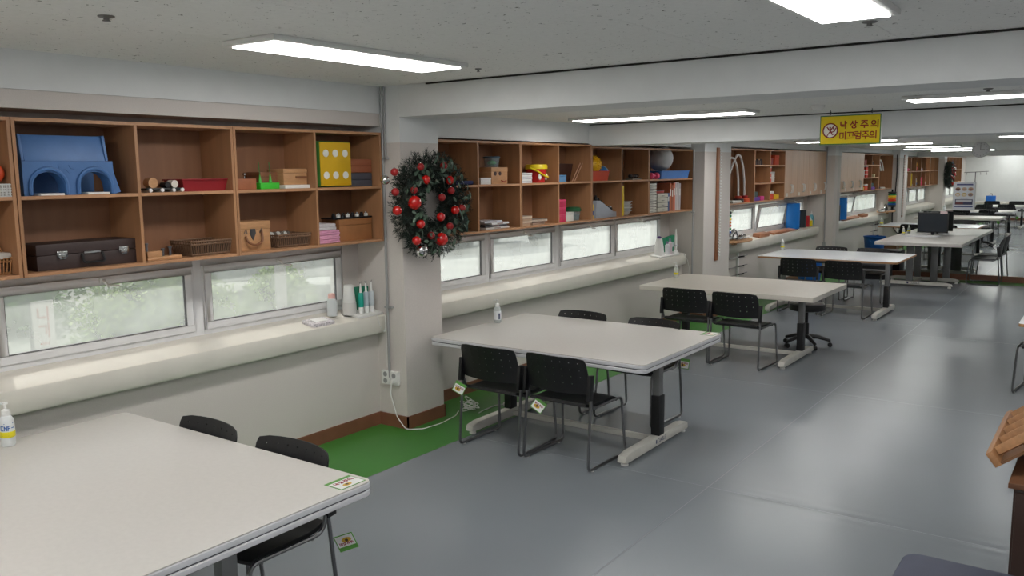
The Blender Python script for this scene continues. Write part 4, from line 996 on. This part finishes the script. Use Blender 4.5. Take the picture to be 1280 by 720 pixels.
for k in range(6):
    w_ = .1 if k < 4 else .17
    o = thing('magazine', ['bottom', 'second', 'third', 'fourth', 'fifth', 'top'][k]+' worn magazine in the brownish pile', 'magazine', (-.02, (7.13 if k < 4 else 7.33)+(0 if k < 4 else .0), Y1+(.024*k if k < 4 else .03*(k-4))), R([2, -3, 4, -2, 10, -12][k]), group='magazine pile')
    MB().bx(-.1, .1, -w_*.9, w_*.9, .0005, .021).build('pages', plain([(176, 150, 126), (190, 170, 150), (165, 140, 116), (196, 180, 158), (150, 128, 112), (170, 156, 140)][k], .7), o)
    MB().bx(-.102, .102, -w_*.9-.002, w_*.9+.002, .0212, .0232).build('cover', plain([(120, 90, 76), (160, 150, 140), (130, 100, 84), (170, 160, 150), (110, 90, 80), (140, 130, 122)][k], .5), o)
for k in range(3): carton('pink_box', ['bottom', 'middle', 'top'][k]+' pink box in the stack of three', 'box', -.12, .08, 7.67, 7.87, Y1+.08*k, .079, (196, 40, 84), (214, 60, 104), 'pink boxes')
carton('white_carton', 'white box between the pink stack and green-lidded jar', 'box', -.08, .08, 7.885, 8.03, Y1, .1, (208, 208, 200))
GL = thing('lidded_jar', 'clear jar with a dark green lid', 'jar', (-.0, 8.14, Y1)); MB().lathe([(.075, 0), (.088, .1)], n=20).build('jar_wall', cleartub, GL)
MB().lathe([(.095, .1), (.095, .125), (.08, .145), (.03, .15)], n=20).build('lid', plain((30, 84, 50), .4), GL)
MB().lathe([(.07, .003), (.08, .06)], n=16).build('dark_content', plain((60, 76, 70), .7), GL)
YT = thing('glue_bottle', 'yellow and blue bottle beside the grey stepped rack', 'bottle', (.05, 8.46, Y1)); MB().lathe([(.03, 0), (.032, .15), (.018, .175)], n=16).build('bottle_body', plain((214, 176, 48), .4), YT)
MB().lathe([(.0335, .04), (.0335, .09)], n=16).build('label_band', plain((60, 90, 150), .5), YT); MB().lathe([(.018, .175), (.016, .21)], n=12).build('cap', whiteplastic, YT)
RS = thing('stepped_rack', 'light grey stepped rack full of dark bottles', 'rack', (.0, 8.82, Y1)); 
MB().prism([(-.30, 0), (.26, 0), (.26, .05), (.1, .07), (-.2, .2), (-.28, .2)], -.1, .08, 'x').build('rack_body', plain((160, 166, 176), .5), RS, bevel=.003)
for k in range(8):
    y = -.2+.058*k; z = .2-.03*k+(.0)
    j = MB().lathe([(.022, 0), (.022, .045), (.012, .055)], c=(.02, y, max(.055, z-.01)), n=12).build('bottle', blackplastic, RS)
    MB().lathe([(.0125, .0555), (.0125, .07)], c=(.02, y, max(.055, z-.01)), n=10).build('cap', blackplastic if k < 6 else whiteplastic, j)
MB().lathe([(.03, 0), (.03, .2), (.02, .21)], c=(-.05, -.24, 0), n=14).build('tall_cup', plain((170, 160, 190), .5), RS)
tag(MB().bx(-.12, .08, 9.155, 9.195, Y1, Y1+.36).build('yellow_book', plain((236, 204, 20), .5), bevel=.006), 'tall yellow board standing upright against the divider', 'board')
for k in range(4):
    o = thing('white_bowl', ['bottom', 'second', 'third', 'top'][k]+' white bowl in the nested stack', 'bowl', (-.02, 9.36+.01*(k % 2), Y1+.036*k), group='stacked white bowls')
    MB().lathe([(.06, 0), (.1, .055), (.104, .055), (.104, .058)], n=22).build('bowl_body', plain((200, 200, 198), .4), o); MB().lathe([(.103, .05), (.107, .052), (.107, .06), (.1, .06)], n=22).build('rim', plain((176, 178, 180), .4), o)
def drawers(label, y0, y1, h, n, rgb):
    D_ = thing('drawer_organizer', label, 'drawers', (-.02, (y0+y1)/2, Y1)); b = (y1-y0)/2
    MB().bx(-.14, .08, -b, b, 0, h).build('case', plain((105, 104, 100), .5), D_)
    for k in range(n):
        a = h/n*k+.004; d = MB().bx(.081, .1, -b+.008, b-.008, a, a+h/n-.008).build('drawer', plain(rgb, .5), D_, bevel=.002)
        MB().bx(.1, .108, -.03, .03, a+(h/n-.008)*.35, a+(h/n-.008)*.55).build('knob', plain((140, 140, 136), .5), d)
drawers('tall narrow drawer organizer with ten white drawers', 9.78, 10.08, .375, 10, (206, 204, 196))
drawers('shorter drawer organizer with four wide drawers', 10.10, 10.42, .24, 4, (186, 184, 172))
carton('red_boxes', 'red and dark small box on the shorter drawers', 'box', -.1, .05, 10.13, 10.36, Y1+.242, .04, (160, 50, 44), (40, 60, 70))
for k, (rgb, h) in enumerate((((70, 90, 130), .24), ((176, 100, 70), .36), ((150, 84, 60), .34), ((214, 120, 90), .37), ((196, 190, 190), .38), ((210, 206, 206), .38), ((180, 176, 180), .36))):
    o = thing('standing_binder', ['blue', 'brown', 'dark brown', 'orange', 'first pale', 'middle pale', 'last pale'][k]+' binder standing in the row beside the drawers', 'binder', (-.02, 10.455+.058*k, Y1), group='upright binders')
    MB().bx(-.14, .09, -.024, -.020, .0, h).bx(-.14, .09, .020, .024, .0, h).bx(.086, .09, -.020, .020, 0, h).build('cover', plain(rgb, .5), o)
    MB().bx(-.138, .084, -.019, .019, .004, h-.01).build('pages', plain((222, 220, 214), .7), o)
    MB().bx(.0905, .092, -.012, .012, h*.55, h*.8).build('spine_label', plain((226, 226, 220), .6), o)

# ---------- bay 3 shelves
for k, (y, yb, lb) in enumerate(((13.10, 12.45, 'inner bent white tube rising from the dark base'), (13.36, 12.62, 'outer bent white tube rising from the orange base'))):
    D_ = thing('bent_tube_toy', lb+' in the tall open shelf', 'therapy arch', (.02, y, 1.569)); top = .62-.02*(1-k)
    pts = [(0, 0, .08), (0, -.02, .35), (0, -.08, .55), (0, -.2, .68+.04*k), (0, -.34, .70+.05*k), (0, -.5, .62), (0, -.66, .44)]
    MB().tube(bend(pts, .05), .017, 8).build('tube', whiteplastic, D_)
    MB().lathe([(.085, 0), (.085, .05), (.06, .06)], n=16).build('base', plain([(58, 40, 40), (210, 90, 50)][k], .5), D_); MB().lathe([(.05, .06), (.055, .1), (.02, .105)], n=14).build('collar', plain([(180, 60, 40), (170, 40, 44)][k], .5), D_)
o = thing('paper_tray', 'flat pale paper tray at the bottom of the tall open shelf', 'tray', (.0, 12.9, 1.569)); MB().bx(-.1, .12, -.28, .1, 0, .03).build('tray_body', plain((190, 186, 180), .5), o, bevel=.003); MB().bx(-.09, .11, -.26, .08, .03, .036).build('paper', plain((226, 226, 224), .7), o)
for k in range(6):
    o = thing('small_jar', ['first', 'second', 'third', 'fourth', 'fifth', 'sixth'][k]+' dark little jar from the left in the top left pigeonhole', 'jar', (.02, 13.62+.09*k, 2.15), group='little jars in the pigeonhole')
    MB().lathe([(.032, 0), (.032, .07), (.02, .08)], n=12).build('jar_body', plain([(70, 50, 44), (90, 74, 66), (56, 44, 46)][k % 3], .4), o); MB().lathe([(.021, .08), (.021, .1)], n=10).build('cap', plain([(190, 150, 110), (50, 46, 48)][k % 2], .4), o)
carton('red_box', 'dark red box in the top right pigeonhole', 'box', -.1, .07, 14.38, 14.55, 2.15, .12, (150, 40, 34)); carton('orange_box', 'orange-red box at the right of the top right pigeonhole', 'box', -.1, .07, 14.64, 14.86, 2.15, .17, (206, 78, 44))
for k in range(3): carton('striped_box', ['bottom', 'middle', 'top'][k]+' red and white box stacked in the middle pigeonhole', 'box', -.1, .08, 14.26, 14.46, 1.86+.088*k, .087, (206, 66, 50), (226, 226, 222), 'red and white boxes')
for k in range(2): carton('white_carton', ['lower', 'upper'][k]+' white carton beside the red and white boxes', 'box', -.1, .06, 14.5, 14.68, 1.86+.09*k, .089, (220, 220, 216), None, 'white cartons')
carton('cream_box', 'small cream box in the left middle pigeonhole', 'box', -.06, .08, 13.56, 13.66, 1.86, .07, (200, 190, 150))
tag(MB().bx(-.08, .09, 13.54, 13.9, 1.569, 1.63).build('purple_box', plain((90, 50, 140), .5), bevel=.008), 'purple flat box in the lower left pigeonhole', 'box')
tag(MB().bx(-.08, .07, 13.6, 13.85, 1.631, 1.72).build('dark_green_box', plain((44, 70, 66), .5), bevel=.01), 'dark green box on the purple one', 'box')
tag(MB().bx(-.08, .09, 13.92, 14.1, 1.569, 1.64).build('magenta_box', plain((190, 50, 120), .5), bevel=.008), 'magenta box in the lower left pigeonhole', 'box')
carton('red_white_box', 'red box with white lid in the lower right pigeonhole', 'box', -.1, .09, 14.27, 14.56, 1.569, .14, (214, 72, 44), (226, 226, 224)); carton('yellow_box', 'yellow box in the lower right pigeonhole', 'box', -.06, .09, 14.60, 14.84, 1.569, .075, (236, 190, 30))

# ---------------------------------------------------------------- things on the sills (sill top slopes)
def sz(x): return .939+(.085-x)*.161 if x < .085 else .939
TP = thing('wet_wipes', 'patterned packet of wet wipes on the first sill', 'packet', (.0, 4.40, sz(.06)), 0); TP.rotation_euler = (0, R(9.2), R(0))
MB().bx(-.07, .07, -.11, .11, 0, .035).build('packet', mat('patterned_pack', (205, 200, 204), .5, var=.5, noise=70), TP, bevel=.014, segs=3); MB().bx(-.04, .04, -.06, .06, .035, .042).build('flap', whiteplastic, TP, bevel=.003)
SB = thing('spray_bottle', 'clear small bottle with pink cap by the window corner', 'bottle', (-.08, 4.62, sz(-.08)+.008)); MB().lathe([(.04, 0), (.042, .1), (.03, .14)], n=18).build('bottle_body', clearp, SB); MB().lathe([(.03, .14), (.028, .175), (.02, .18)], n=14).build('pink_cap', plain((226, 180, 172), .5), SB); MB().lathe([(.037, .004), (.039, .06)], n=16).build('content', plain((214, 210, 214), .4), SB)
WCU = thing('white_container', 'tall white tapered container on the first sill', 'container', (-.03, 4.76, sz(-.03)+.012)); MB().lathe([(.055, 0), (.052, .1), (.042, .2), (.04, .235), (.03, .24)], n=22).build('container_body', plain((220, 220, 216), .4), WCU); MB().lathe([(.0555, .0), (.057, .04), (.0545, .1)], n=22).build('container_base', plain((206, 204, 200), .4), WCU)
CH = thing('charging_tray', 'white charging tray under the dispensers on the first sill', 'tray', (.0, 4.87, sz(.0)+.002)); CH.rotation_euler = (0, R(9.2), 0)
MB().bx(-.07, .08, -.12, .16, 0, .02).build('tray_body', whiteplastic, CH, bevel=.005)
for k, (y, rgb) in enumerate(((4.83, (20, 158, 140)), (4.89, (176, 190, 198)), (4.95, (196, 204, 208)))):
    o = thing('dispenser_pen', ['teal', 'pale blue', 'pale grey'][k]+' upright dispenser with a thin tip on the white tray', 'dispenser', (.03, y, sz(.03)+.022), group='upright dispensers')
    MB().lathe([(.018, 0), (.021, .02), (.021, .05), (.018, .055)], n=14).build('foot', whiteplastic, o); MB().lathe([(.021, .055), (.023, .07), (.023, .16), (.018, .172)], n=14).build('grip', plain(rgb, .4), o); MB().lathe([(.01, .172), (.007, .22), (.005, .245)], n=10).build('tip', whiteplastic, o)
    for s_ in (-1, 1): MB().tube([(0, s_*.004, .243), (0, s_*.009, .262)], .0018, 5).build('prong', darkchrome, o)
GC = thing('green_pouch', 'teal green holder behind the dispensers on the first sill', 'holder', (-.10, 4.96, sz(-.1)+.01)); MB().prism([(-.055, 0), (.04, 0), (.065, .19), (-.06, .19)], -.03, .03, 'x').build('holder_body', plain((24, 120, 92), .5), GC, bevel=.012)
MB().bx(.031, .034, -.02, .03, .06, .12).build('label', plain((190, 210, 205), .5), GC)
tag(MB().tube(bend([(.085, 4.95, .96), (.12, 4.93, .90), (.13, 4.97, .80), (.13, 5.0, .82), (.12, 5.01, .95), (.13, 5.005, .9), (.12, 5.015, .5)], .03), .0025, 5).build('thin_cord', whiteplastic), 'thin white cord hanging from the sill beside the wreath pillar', 'cord')
# second sill
S2 = thing('white_container', 'white container with a purple top on the second sill', 'container', (.0, 10.33, sz(0)+.01)); MB().lathe([(.07, 0), (.06, .12), (.045, .2), (.04, .23)], n=20).build('container_body', plain((222, 222, 220), .4), S2); MB().lathe([(.03, .23), (.03, .25), (.01, .26)], n=12).build('purple_top', plain((80, 50, 120), .4), S2)
S3 = thing('charging_tray', 'white scalloped tray under the containers on the second sill', 'tray', (.02, 10.42, sz(.02)+.002)); S3.rotation_euler = (0, R(9.2), 0); MB().bx(-.08, .065, -.24, .40, 0, .02).build('tray_body', whiteplastic, S3, bevel=.006)
for k, (y, rgb, h) in enumerate(((10.52, (216, 216, 220), .17), (10.60, (206, 190, 196), .2))):
    o = thing('tall_bottle', ['white', 'pinkish'][k]+' tall bottle in the row on the second sill', 'bottle', (.03, y, sz(.03)+.022), group='bottles on the second sill'); MB().lathe([(.03, 0), (.032, h*.7), (.014, h*.82)], n=14).build('bottle_body', plain(rgb, .4), o); MB().lathe([(.015, h*.82), (.014, h)], n=10).build('cap', plain((120, 110, 140), .4), o)
o = thing('dispenser_pen', 'tall thin white stick holder on the second sill', 'dispenser', (.06, 10.72, sz(.06)+.02)); MB().lathe([(.04, 0), (.035, .03), (.016, .04), (.016, .24), (.01, .28), (.006, .33)], n=14).build('body', whiteplastic, o); MB().bx(-.012, .018, -.02, .02, .1, .12).build('clip', plain((200, 200, 205), .4), o)
o = thing('green_pouch', 'green holder with a pale label on the second sill', 'holder', (-.08, 10.78, sz(-.08)+.004)); MB().prism([(-.14, 0), (.12, 0), (.16, .23), (-.15, .2)], -.03, .03, 'x').build('holder_body', plain((24, 128, 92), .5), o, bevel=.012); MB().bx(.031, .034, -.08, .1, .07, .13).build('label', plain((190, 200, 205), .5), o)
tag(MB().tube(bend([(.10, 10.9, .94), (.14, 10.93, .86), (.15, 10.97, .74), (.13, 10.99, .6)], .03), .0035, 5).build('thin_cord', whiteplastic), 'thin white cord hanging from the end of the second sill', 'cord')
# third sill
BRD = thing('round_board', 'wooden board shelf on the third sill carrying tangled metal things', 'board', (.17, 12.62, .99)); MB().lathe([(.0, 0), (.26, 0), (.27, .008), (.27, .018), (.26, .024), (0, .024)], n=28, sy=1.9, sx=.75).build('board', lightwood, BRD)
MB().bx(-.02, .04, -.1, -.04, -.047, -.001).build('board_foot', lightwood, BRD)
TG = thing('metal_arch_tool', 'silver and black arched tool with cables lying on the round board', 'tool', (.15, 12.62, 1.0145))
MB().tube([(0, .14*math.cos(t*math.pi/12), .02+.14*math.sin(t*math.pi/12)) for t in range(13)], .018, 8).build('arch', silverm, TG); MB().tube([(.02, .11*math.cos(t*math.pi/12), .014+.1*math.sin(t*math.pi/12)) for t in range(13)], .010, 8).build('inner_arch', blackplastic, TG)
MB().bx(-.1, .1, -.1, .3, 0, .03).build('base', silverm, TG, bevel=.01)
for k in range(4): MB().tube(bend([(0, .2, .02), (.03*k-.05, .35, .07), (.05-.03*k, .5+.03*k, .012)], .08), .008, 6).build('cable', [silverm, blackplastic][k % 2], TG)
MB().bx(-.05, .06, .35, .55, 0, .035).build('white_block', whiteplastic, TG, bevel=.006)
for (a, b, x0, x1, h, lb) in ((14.0, 14.5, -.06, .06, .06, 'short brown wooden block on the third sill below the open window'), (14.75, 16.1, -.07, .05, .035, 'long reddish wooden board lying along the third sill')):
    zb = sz(x0)+.002
    o = MB().bx((x0-x1)/2, (x1-x0)/2, -(b-a)/2, (b-a)/2, 0, h).build('wooden_block', mat('sill_wood', (172, 116, 84), .5, var=.15), bevel=.004, loc=((x0+x1)/2, (a+b)/2, sz((x0+x1)/2)+.001)); o.rotation_euler.y = R(9.2); tag(o, lb, 'wood block', 'wooden blocks on the third sill')
for (y, r_, h, rgb, lb, cat, nm) in ((16.04, .15, .47, (8, 118, 205), 'tall bright blue roll standing on the third sill', 'roll', 'exercise_roll'), (16.5, .09, .33, (40, 46, 50), 'black roll standing beside the blue one', 'roll', 'exercise_roll'), (16.75, .085, .21, (176, 26, 32), 'red short roll beside the black one', 'roll', 'exercise_roll'), (16.97, .075, .11, (232, 206, 20), 'yellow low roll beside the red one', 'roll', 'exercise_roll')):
    o = thing(nm, lb, cat, (.0 if r_ < .14 else -.03, y, sz(-r_*.5)+.012), group='coloured rolls on the third sill'); MB().lathe([(r_, 0), (r_, h), (r_*.92, h)], n=28, sx=.8).build('roll_wall', plain(rgb, .5), o); MB().lathe([(0.0, h-.004), (r_*.92, h-.004)], n=28, sx=.8).build('roll_end', plain(tuple(int(v*.7) for v in rgb), .6), o)
for (y, rgb, h, lb) in ((17.05, (190, 190, 200), .24, 'grey-white pump bottle on the third sill'), (17.15, (212, 212, 214), .18, 'white bottle on the third sill end'), (17.24, (90, 160, 176), .28, 'teal labelled bottle at the end of the third sill')):
    o = thing('tall_bottle', lb, 'bottle', (-.04 if y > 17.1 else -.12, y, sz(-.04)+.012 if y > 17.1 else sz(-.12)+.01), group='bottles on the third sill'); MB().lathe([(.04, 0), (.043, h*.6), (.02, h*.75)], n=14).build('bottle_body', plain(rgb, .4), o); MB().lathe([(.018, h*.75), (.018, h*.86), (.006, h*.88), (.006, h)], n=10).build('pump', whiteplastic, o)

# rainbow stack seen in mirror
RB = thing('rainbow_rack', 'rack of coloured rolled bands beside the middle pillar, seen in the mirror', 'rack', (.19, 12.125, 1.0145))
MB().lathe([(.08, 0), (.08, .015), (.02, .02), (.02, .5), (.03, .52)], n=18).build('stand', blackplastic, RB)
for k, rgb in enumerate(((40, 40, 44), (30, 90, 170), (40, 140, 70), (214, 60, 40), (236, 130, 30), (236, 206, 40), (40, 130, 80), (60, 60, 60))):
    MB().lathe([(.08, 0), (.1, .012), (.1, .034), (.08, .046)], c=(0, 0, .08+.048*k), n=18).build('band_roll', plain(rgb, .5), RB)
BI = thing('blue_bin', 'blue plastic bin on the floor behind the wood-edged table, seen in the mirror', 'bin', (.52, 15.3, 0)); bl2 = plain((24, 92, 170), .45)
MB().lathe([(.17, 0), (.22, .55), (.235, .56), (.235, .58), (.215, .58), (.16, .02)], n=28).build('bin_body', bl2, BI); 
for s_ in (-1, 1): MB().tube([(0.05, s_*.235, .5), (.0, s_*.26, .46), (-.05, s_*.235, .5)], .008, 6).build('handle', bl2, BI)
BX = thing('black_case', 'black box on the floor left of the computer table legs', 'case', (1.25, 17.2, 0)); MB().bx(-.25, .22, -.25, .2, .0, .46).build('case_body', blackplastic, BX, bevel=.01); MB().bx(-.1, .1, -.262, -.251, .3, .34).build('handle', darkchrome, BX)
PR = thing('peg_rail', 'white wall post with black pegs under the third sill', 'wall rail', (.0, 13.15, .3))
MB().bx(.002, .03, -.03, .03, 0, .47).build('post', whiteplastic, PR, bevel=.003); MB().bx(.002, .02, -.5, -.46, 0.05, .47).build('post', whiteplastic, PR, bevel=.003)
for z in (.12, .25, .4): MB().tube([(.03, -.4, z), (.035, .38, z+.0)], .006, 6).build('bar', darkchrome, PR); 
for z in (.12, .25, .4): MB().tube([(.03, .0, z), (.13, -.02, z+.02)], .012, 6).build('peg', blackplastic, PR)

# things of the near end seen only in the mirror
IV = thing('coat_stand', 'thin metal stand with a long cross bar, seen in the mirror', 'stand', (.45, -1.1+.75, 0))
MB().tube([(0, 0, .05), (0, 0, 1.88)], .014, 8).build('pole', darkchrome, IV); MB().tube([(-.38, 0, 1.86), (.42, 0, 1.9)], .01, 8).build('cross_bar', darkchrome, IV)
for k in range(4): a = R(45+90*k); MB().tube([(0, 0, .07), (.28*math.cos(a), .28*math.sin(a), .02)], .012, 8).build('foot', darkchrome, IV)
for x in (-.3, .15, .35): MB().tube([(x, 0, 1.87), (x+.03, .03, 1.8), (x, .04, 1.77)], .006, 6).build('hook', darkchrome, IV)
BG = thing('blue_bag', 'blue box bag on the table behind the viewer, seen in the mirror', 'bag', (.9, -1.2, .75)); MB().bx(-.16, .16, -.1, .1, 0, .24).build('bag_body', plain((20, 100, 190), .5), BG, bevel=.02); MB().tube([(-.04, 0, .24), (-.03, 0, .32), (.03, 0, .32), (.04, 0, .24)], .01, 6).build('handle', blackplastic, BG)

# ---------------------------------------------------------------- outdoors
struct(MB().bx(-40, -.42, -30, 50, .1, .3).build('ground', groundm))
struct(MB().bx(-16, -.45, 9.2, 40, .302, .312).build('pale_pavement', mat('pale_paving', (186, 192, 188), .8, var=.2, noise=1.5)))
def bush(x, y, z, rx, ry, rz_, n, m, label, sd, s=.05):
    r = random.Random(sd); B = thing('bush', label, 'bush', (x, y, z), group='bushes outside the windows'); f = MB()
    for k in range(n):
        a = r.uniform(0, 6.283); u = r.uniform(-.3, 1); q = r.uniform(.75, 1.05)**1; s2 = math.sqrt(max(0, 1-u*u))
        c = Vector((rx*q*s2*math.cos(a), ry*q*s2*math.sin(a), rz_*q*u+rz_*.3)); L = s*r.uniform(.6, 1.4)
        d = Vector((r.uniform(-1,1), r.uniform(-1,1), r.uniform(-.4,1))).normalized(); e = d.cross(Vector((r.uniform(-1,1), r.uniform(-1,1), r.uniform(-1,1)))).normalized()
        f.add([c, c+d*L*.5+e*L*.35, c+d*L, c+d*L*.5-e*L*.35], [(0,1,2,3)])
    f.build('leaves', m, B, smooth=0)['kind'] = 'stuff'
    MB().ball((0, 0, rz_*.3), 1, 12, (rx*.8, ry*.8, rz_*.8)).build('crown_core', plain((64, 84, 50), .9), B)
    MB().tube([(0, 0, -.01), (0, 0, rz_*.4)], .05, 6).build('stem', darkwood, B)
bush(-3.4, 5.2, .3, .8, .9, .62, 4200, leafout2, 'pale sunlit bush outside the nearest window', 1)
bush(-3.4, 6.8, .3, .5, .42, .5, 2000, leafout2, 'pale bush outside the second window, left in its pane', 2, .06)
bush(-6.3, 4.2, .3, 1.3, 1.5, 1.0, 3500, leafout, 'large darker bush beyond the banner', 3, .08)
bush(-9.5, 11.5, .3, 1.5, 1.8, 1.0, 3500, leafout, 'large bush far outside beyond the pale car', 4, .08)
bush(-10.5, 19, .3, 1.5, 2.4, .8, 3500, leafout2, 'pale hedge far outside the second row of windows', 5, .09)
bush(-9, 30, .3, 1.5, 5, .9, 3500, leafout2, 'pale hedge farthest away outside', 6, .09)
BN = thing('roadside_banner', 'white upright banner with red marks outside the nearest window', 'banner', (-1.95, 3.28, .3)); MB().bx(-.01, .01, -.085, .085, .42, .82).build('banner_cloth', plain((215, 215, 215), .6), BN)
MB().tube([(0, -.1, 0), (0, -.1, .86)], .012, 6).build('pole', darkchrome, BN)
tb = MB(); strokes(tb, [[(-.04, .76), (-.04, .69), (.015, .69)], [(.035, .77), (.035, .66)], [(-.04, .62), (.015, .62), (.015, .56)], [(.035, .64), (.035, .53)], [(-.035, .48), (.03, .48)]], lambda a, b, d: (.011+d, a, b), .012, .002); tb.build('red_marks', plain((190, 90, 80), .5), BN, smooth=0)
def car(x, y, rz, rgb, label):
    C_ = thing('parked_car', label, 'car', (x, y, .3), R(rz), group='parked cars outside')
    prof = [(-2.1, .3), (-2.15, .7), (-1.3, .85), (-.75, 1.35), (.9, 1.4), (1.55, .95), (2.15, .85), (2.2, .3)]
    MB().prism(prof, -.85, .85, 'y').build('body', plain(rgb, .3), C_, bevel=.06, segs=3)
    for s_ in (-1, 1):
        MB().prism([(-.95, .9), (-.6, 1.28), (.75, 1.32), (1.2, .95)], s_*.852, s_*.86, 'y').build('side_glass', plain((60, 70, 76), .2), C_)
        for wx in (-1.35, 1.35): MB().lathe([(.2, -.1), (.32, -.1), (.32, .1), (.2, .1)], c=(wx, s_*.8, .32), n=20, M=rot('X', 90)).build('wheel', blackplastic, C_)
car(-5.4, 8.5, 60, (206, 210, 212), 'pale parked car outside the second nearest window')
car(-7.4, 15.9, 84, (50, 96, 180), 'blue parked car outside the second row of windows')
for k, (x, y) in enumerate(((-2.2, 5.85), (-4.0, 7.6))):
    tag(MB().tube([(x, y, .3), (x, y, 3.4)], .06, 8).bx(x-.1, x+.1, y-.1, y+.1, .3, .34).build('outdoor_post', plain((190, 190, 188), .5)), ['nearer', 'farther'][k]+' pale post outside the second nearest window', 'post', 'posts outside')
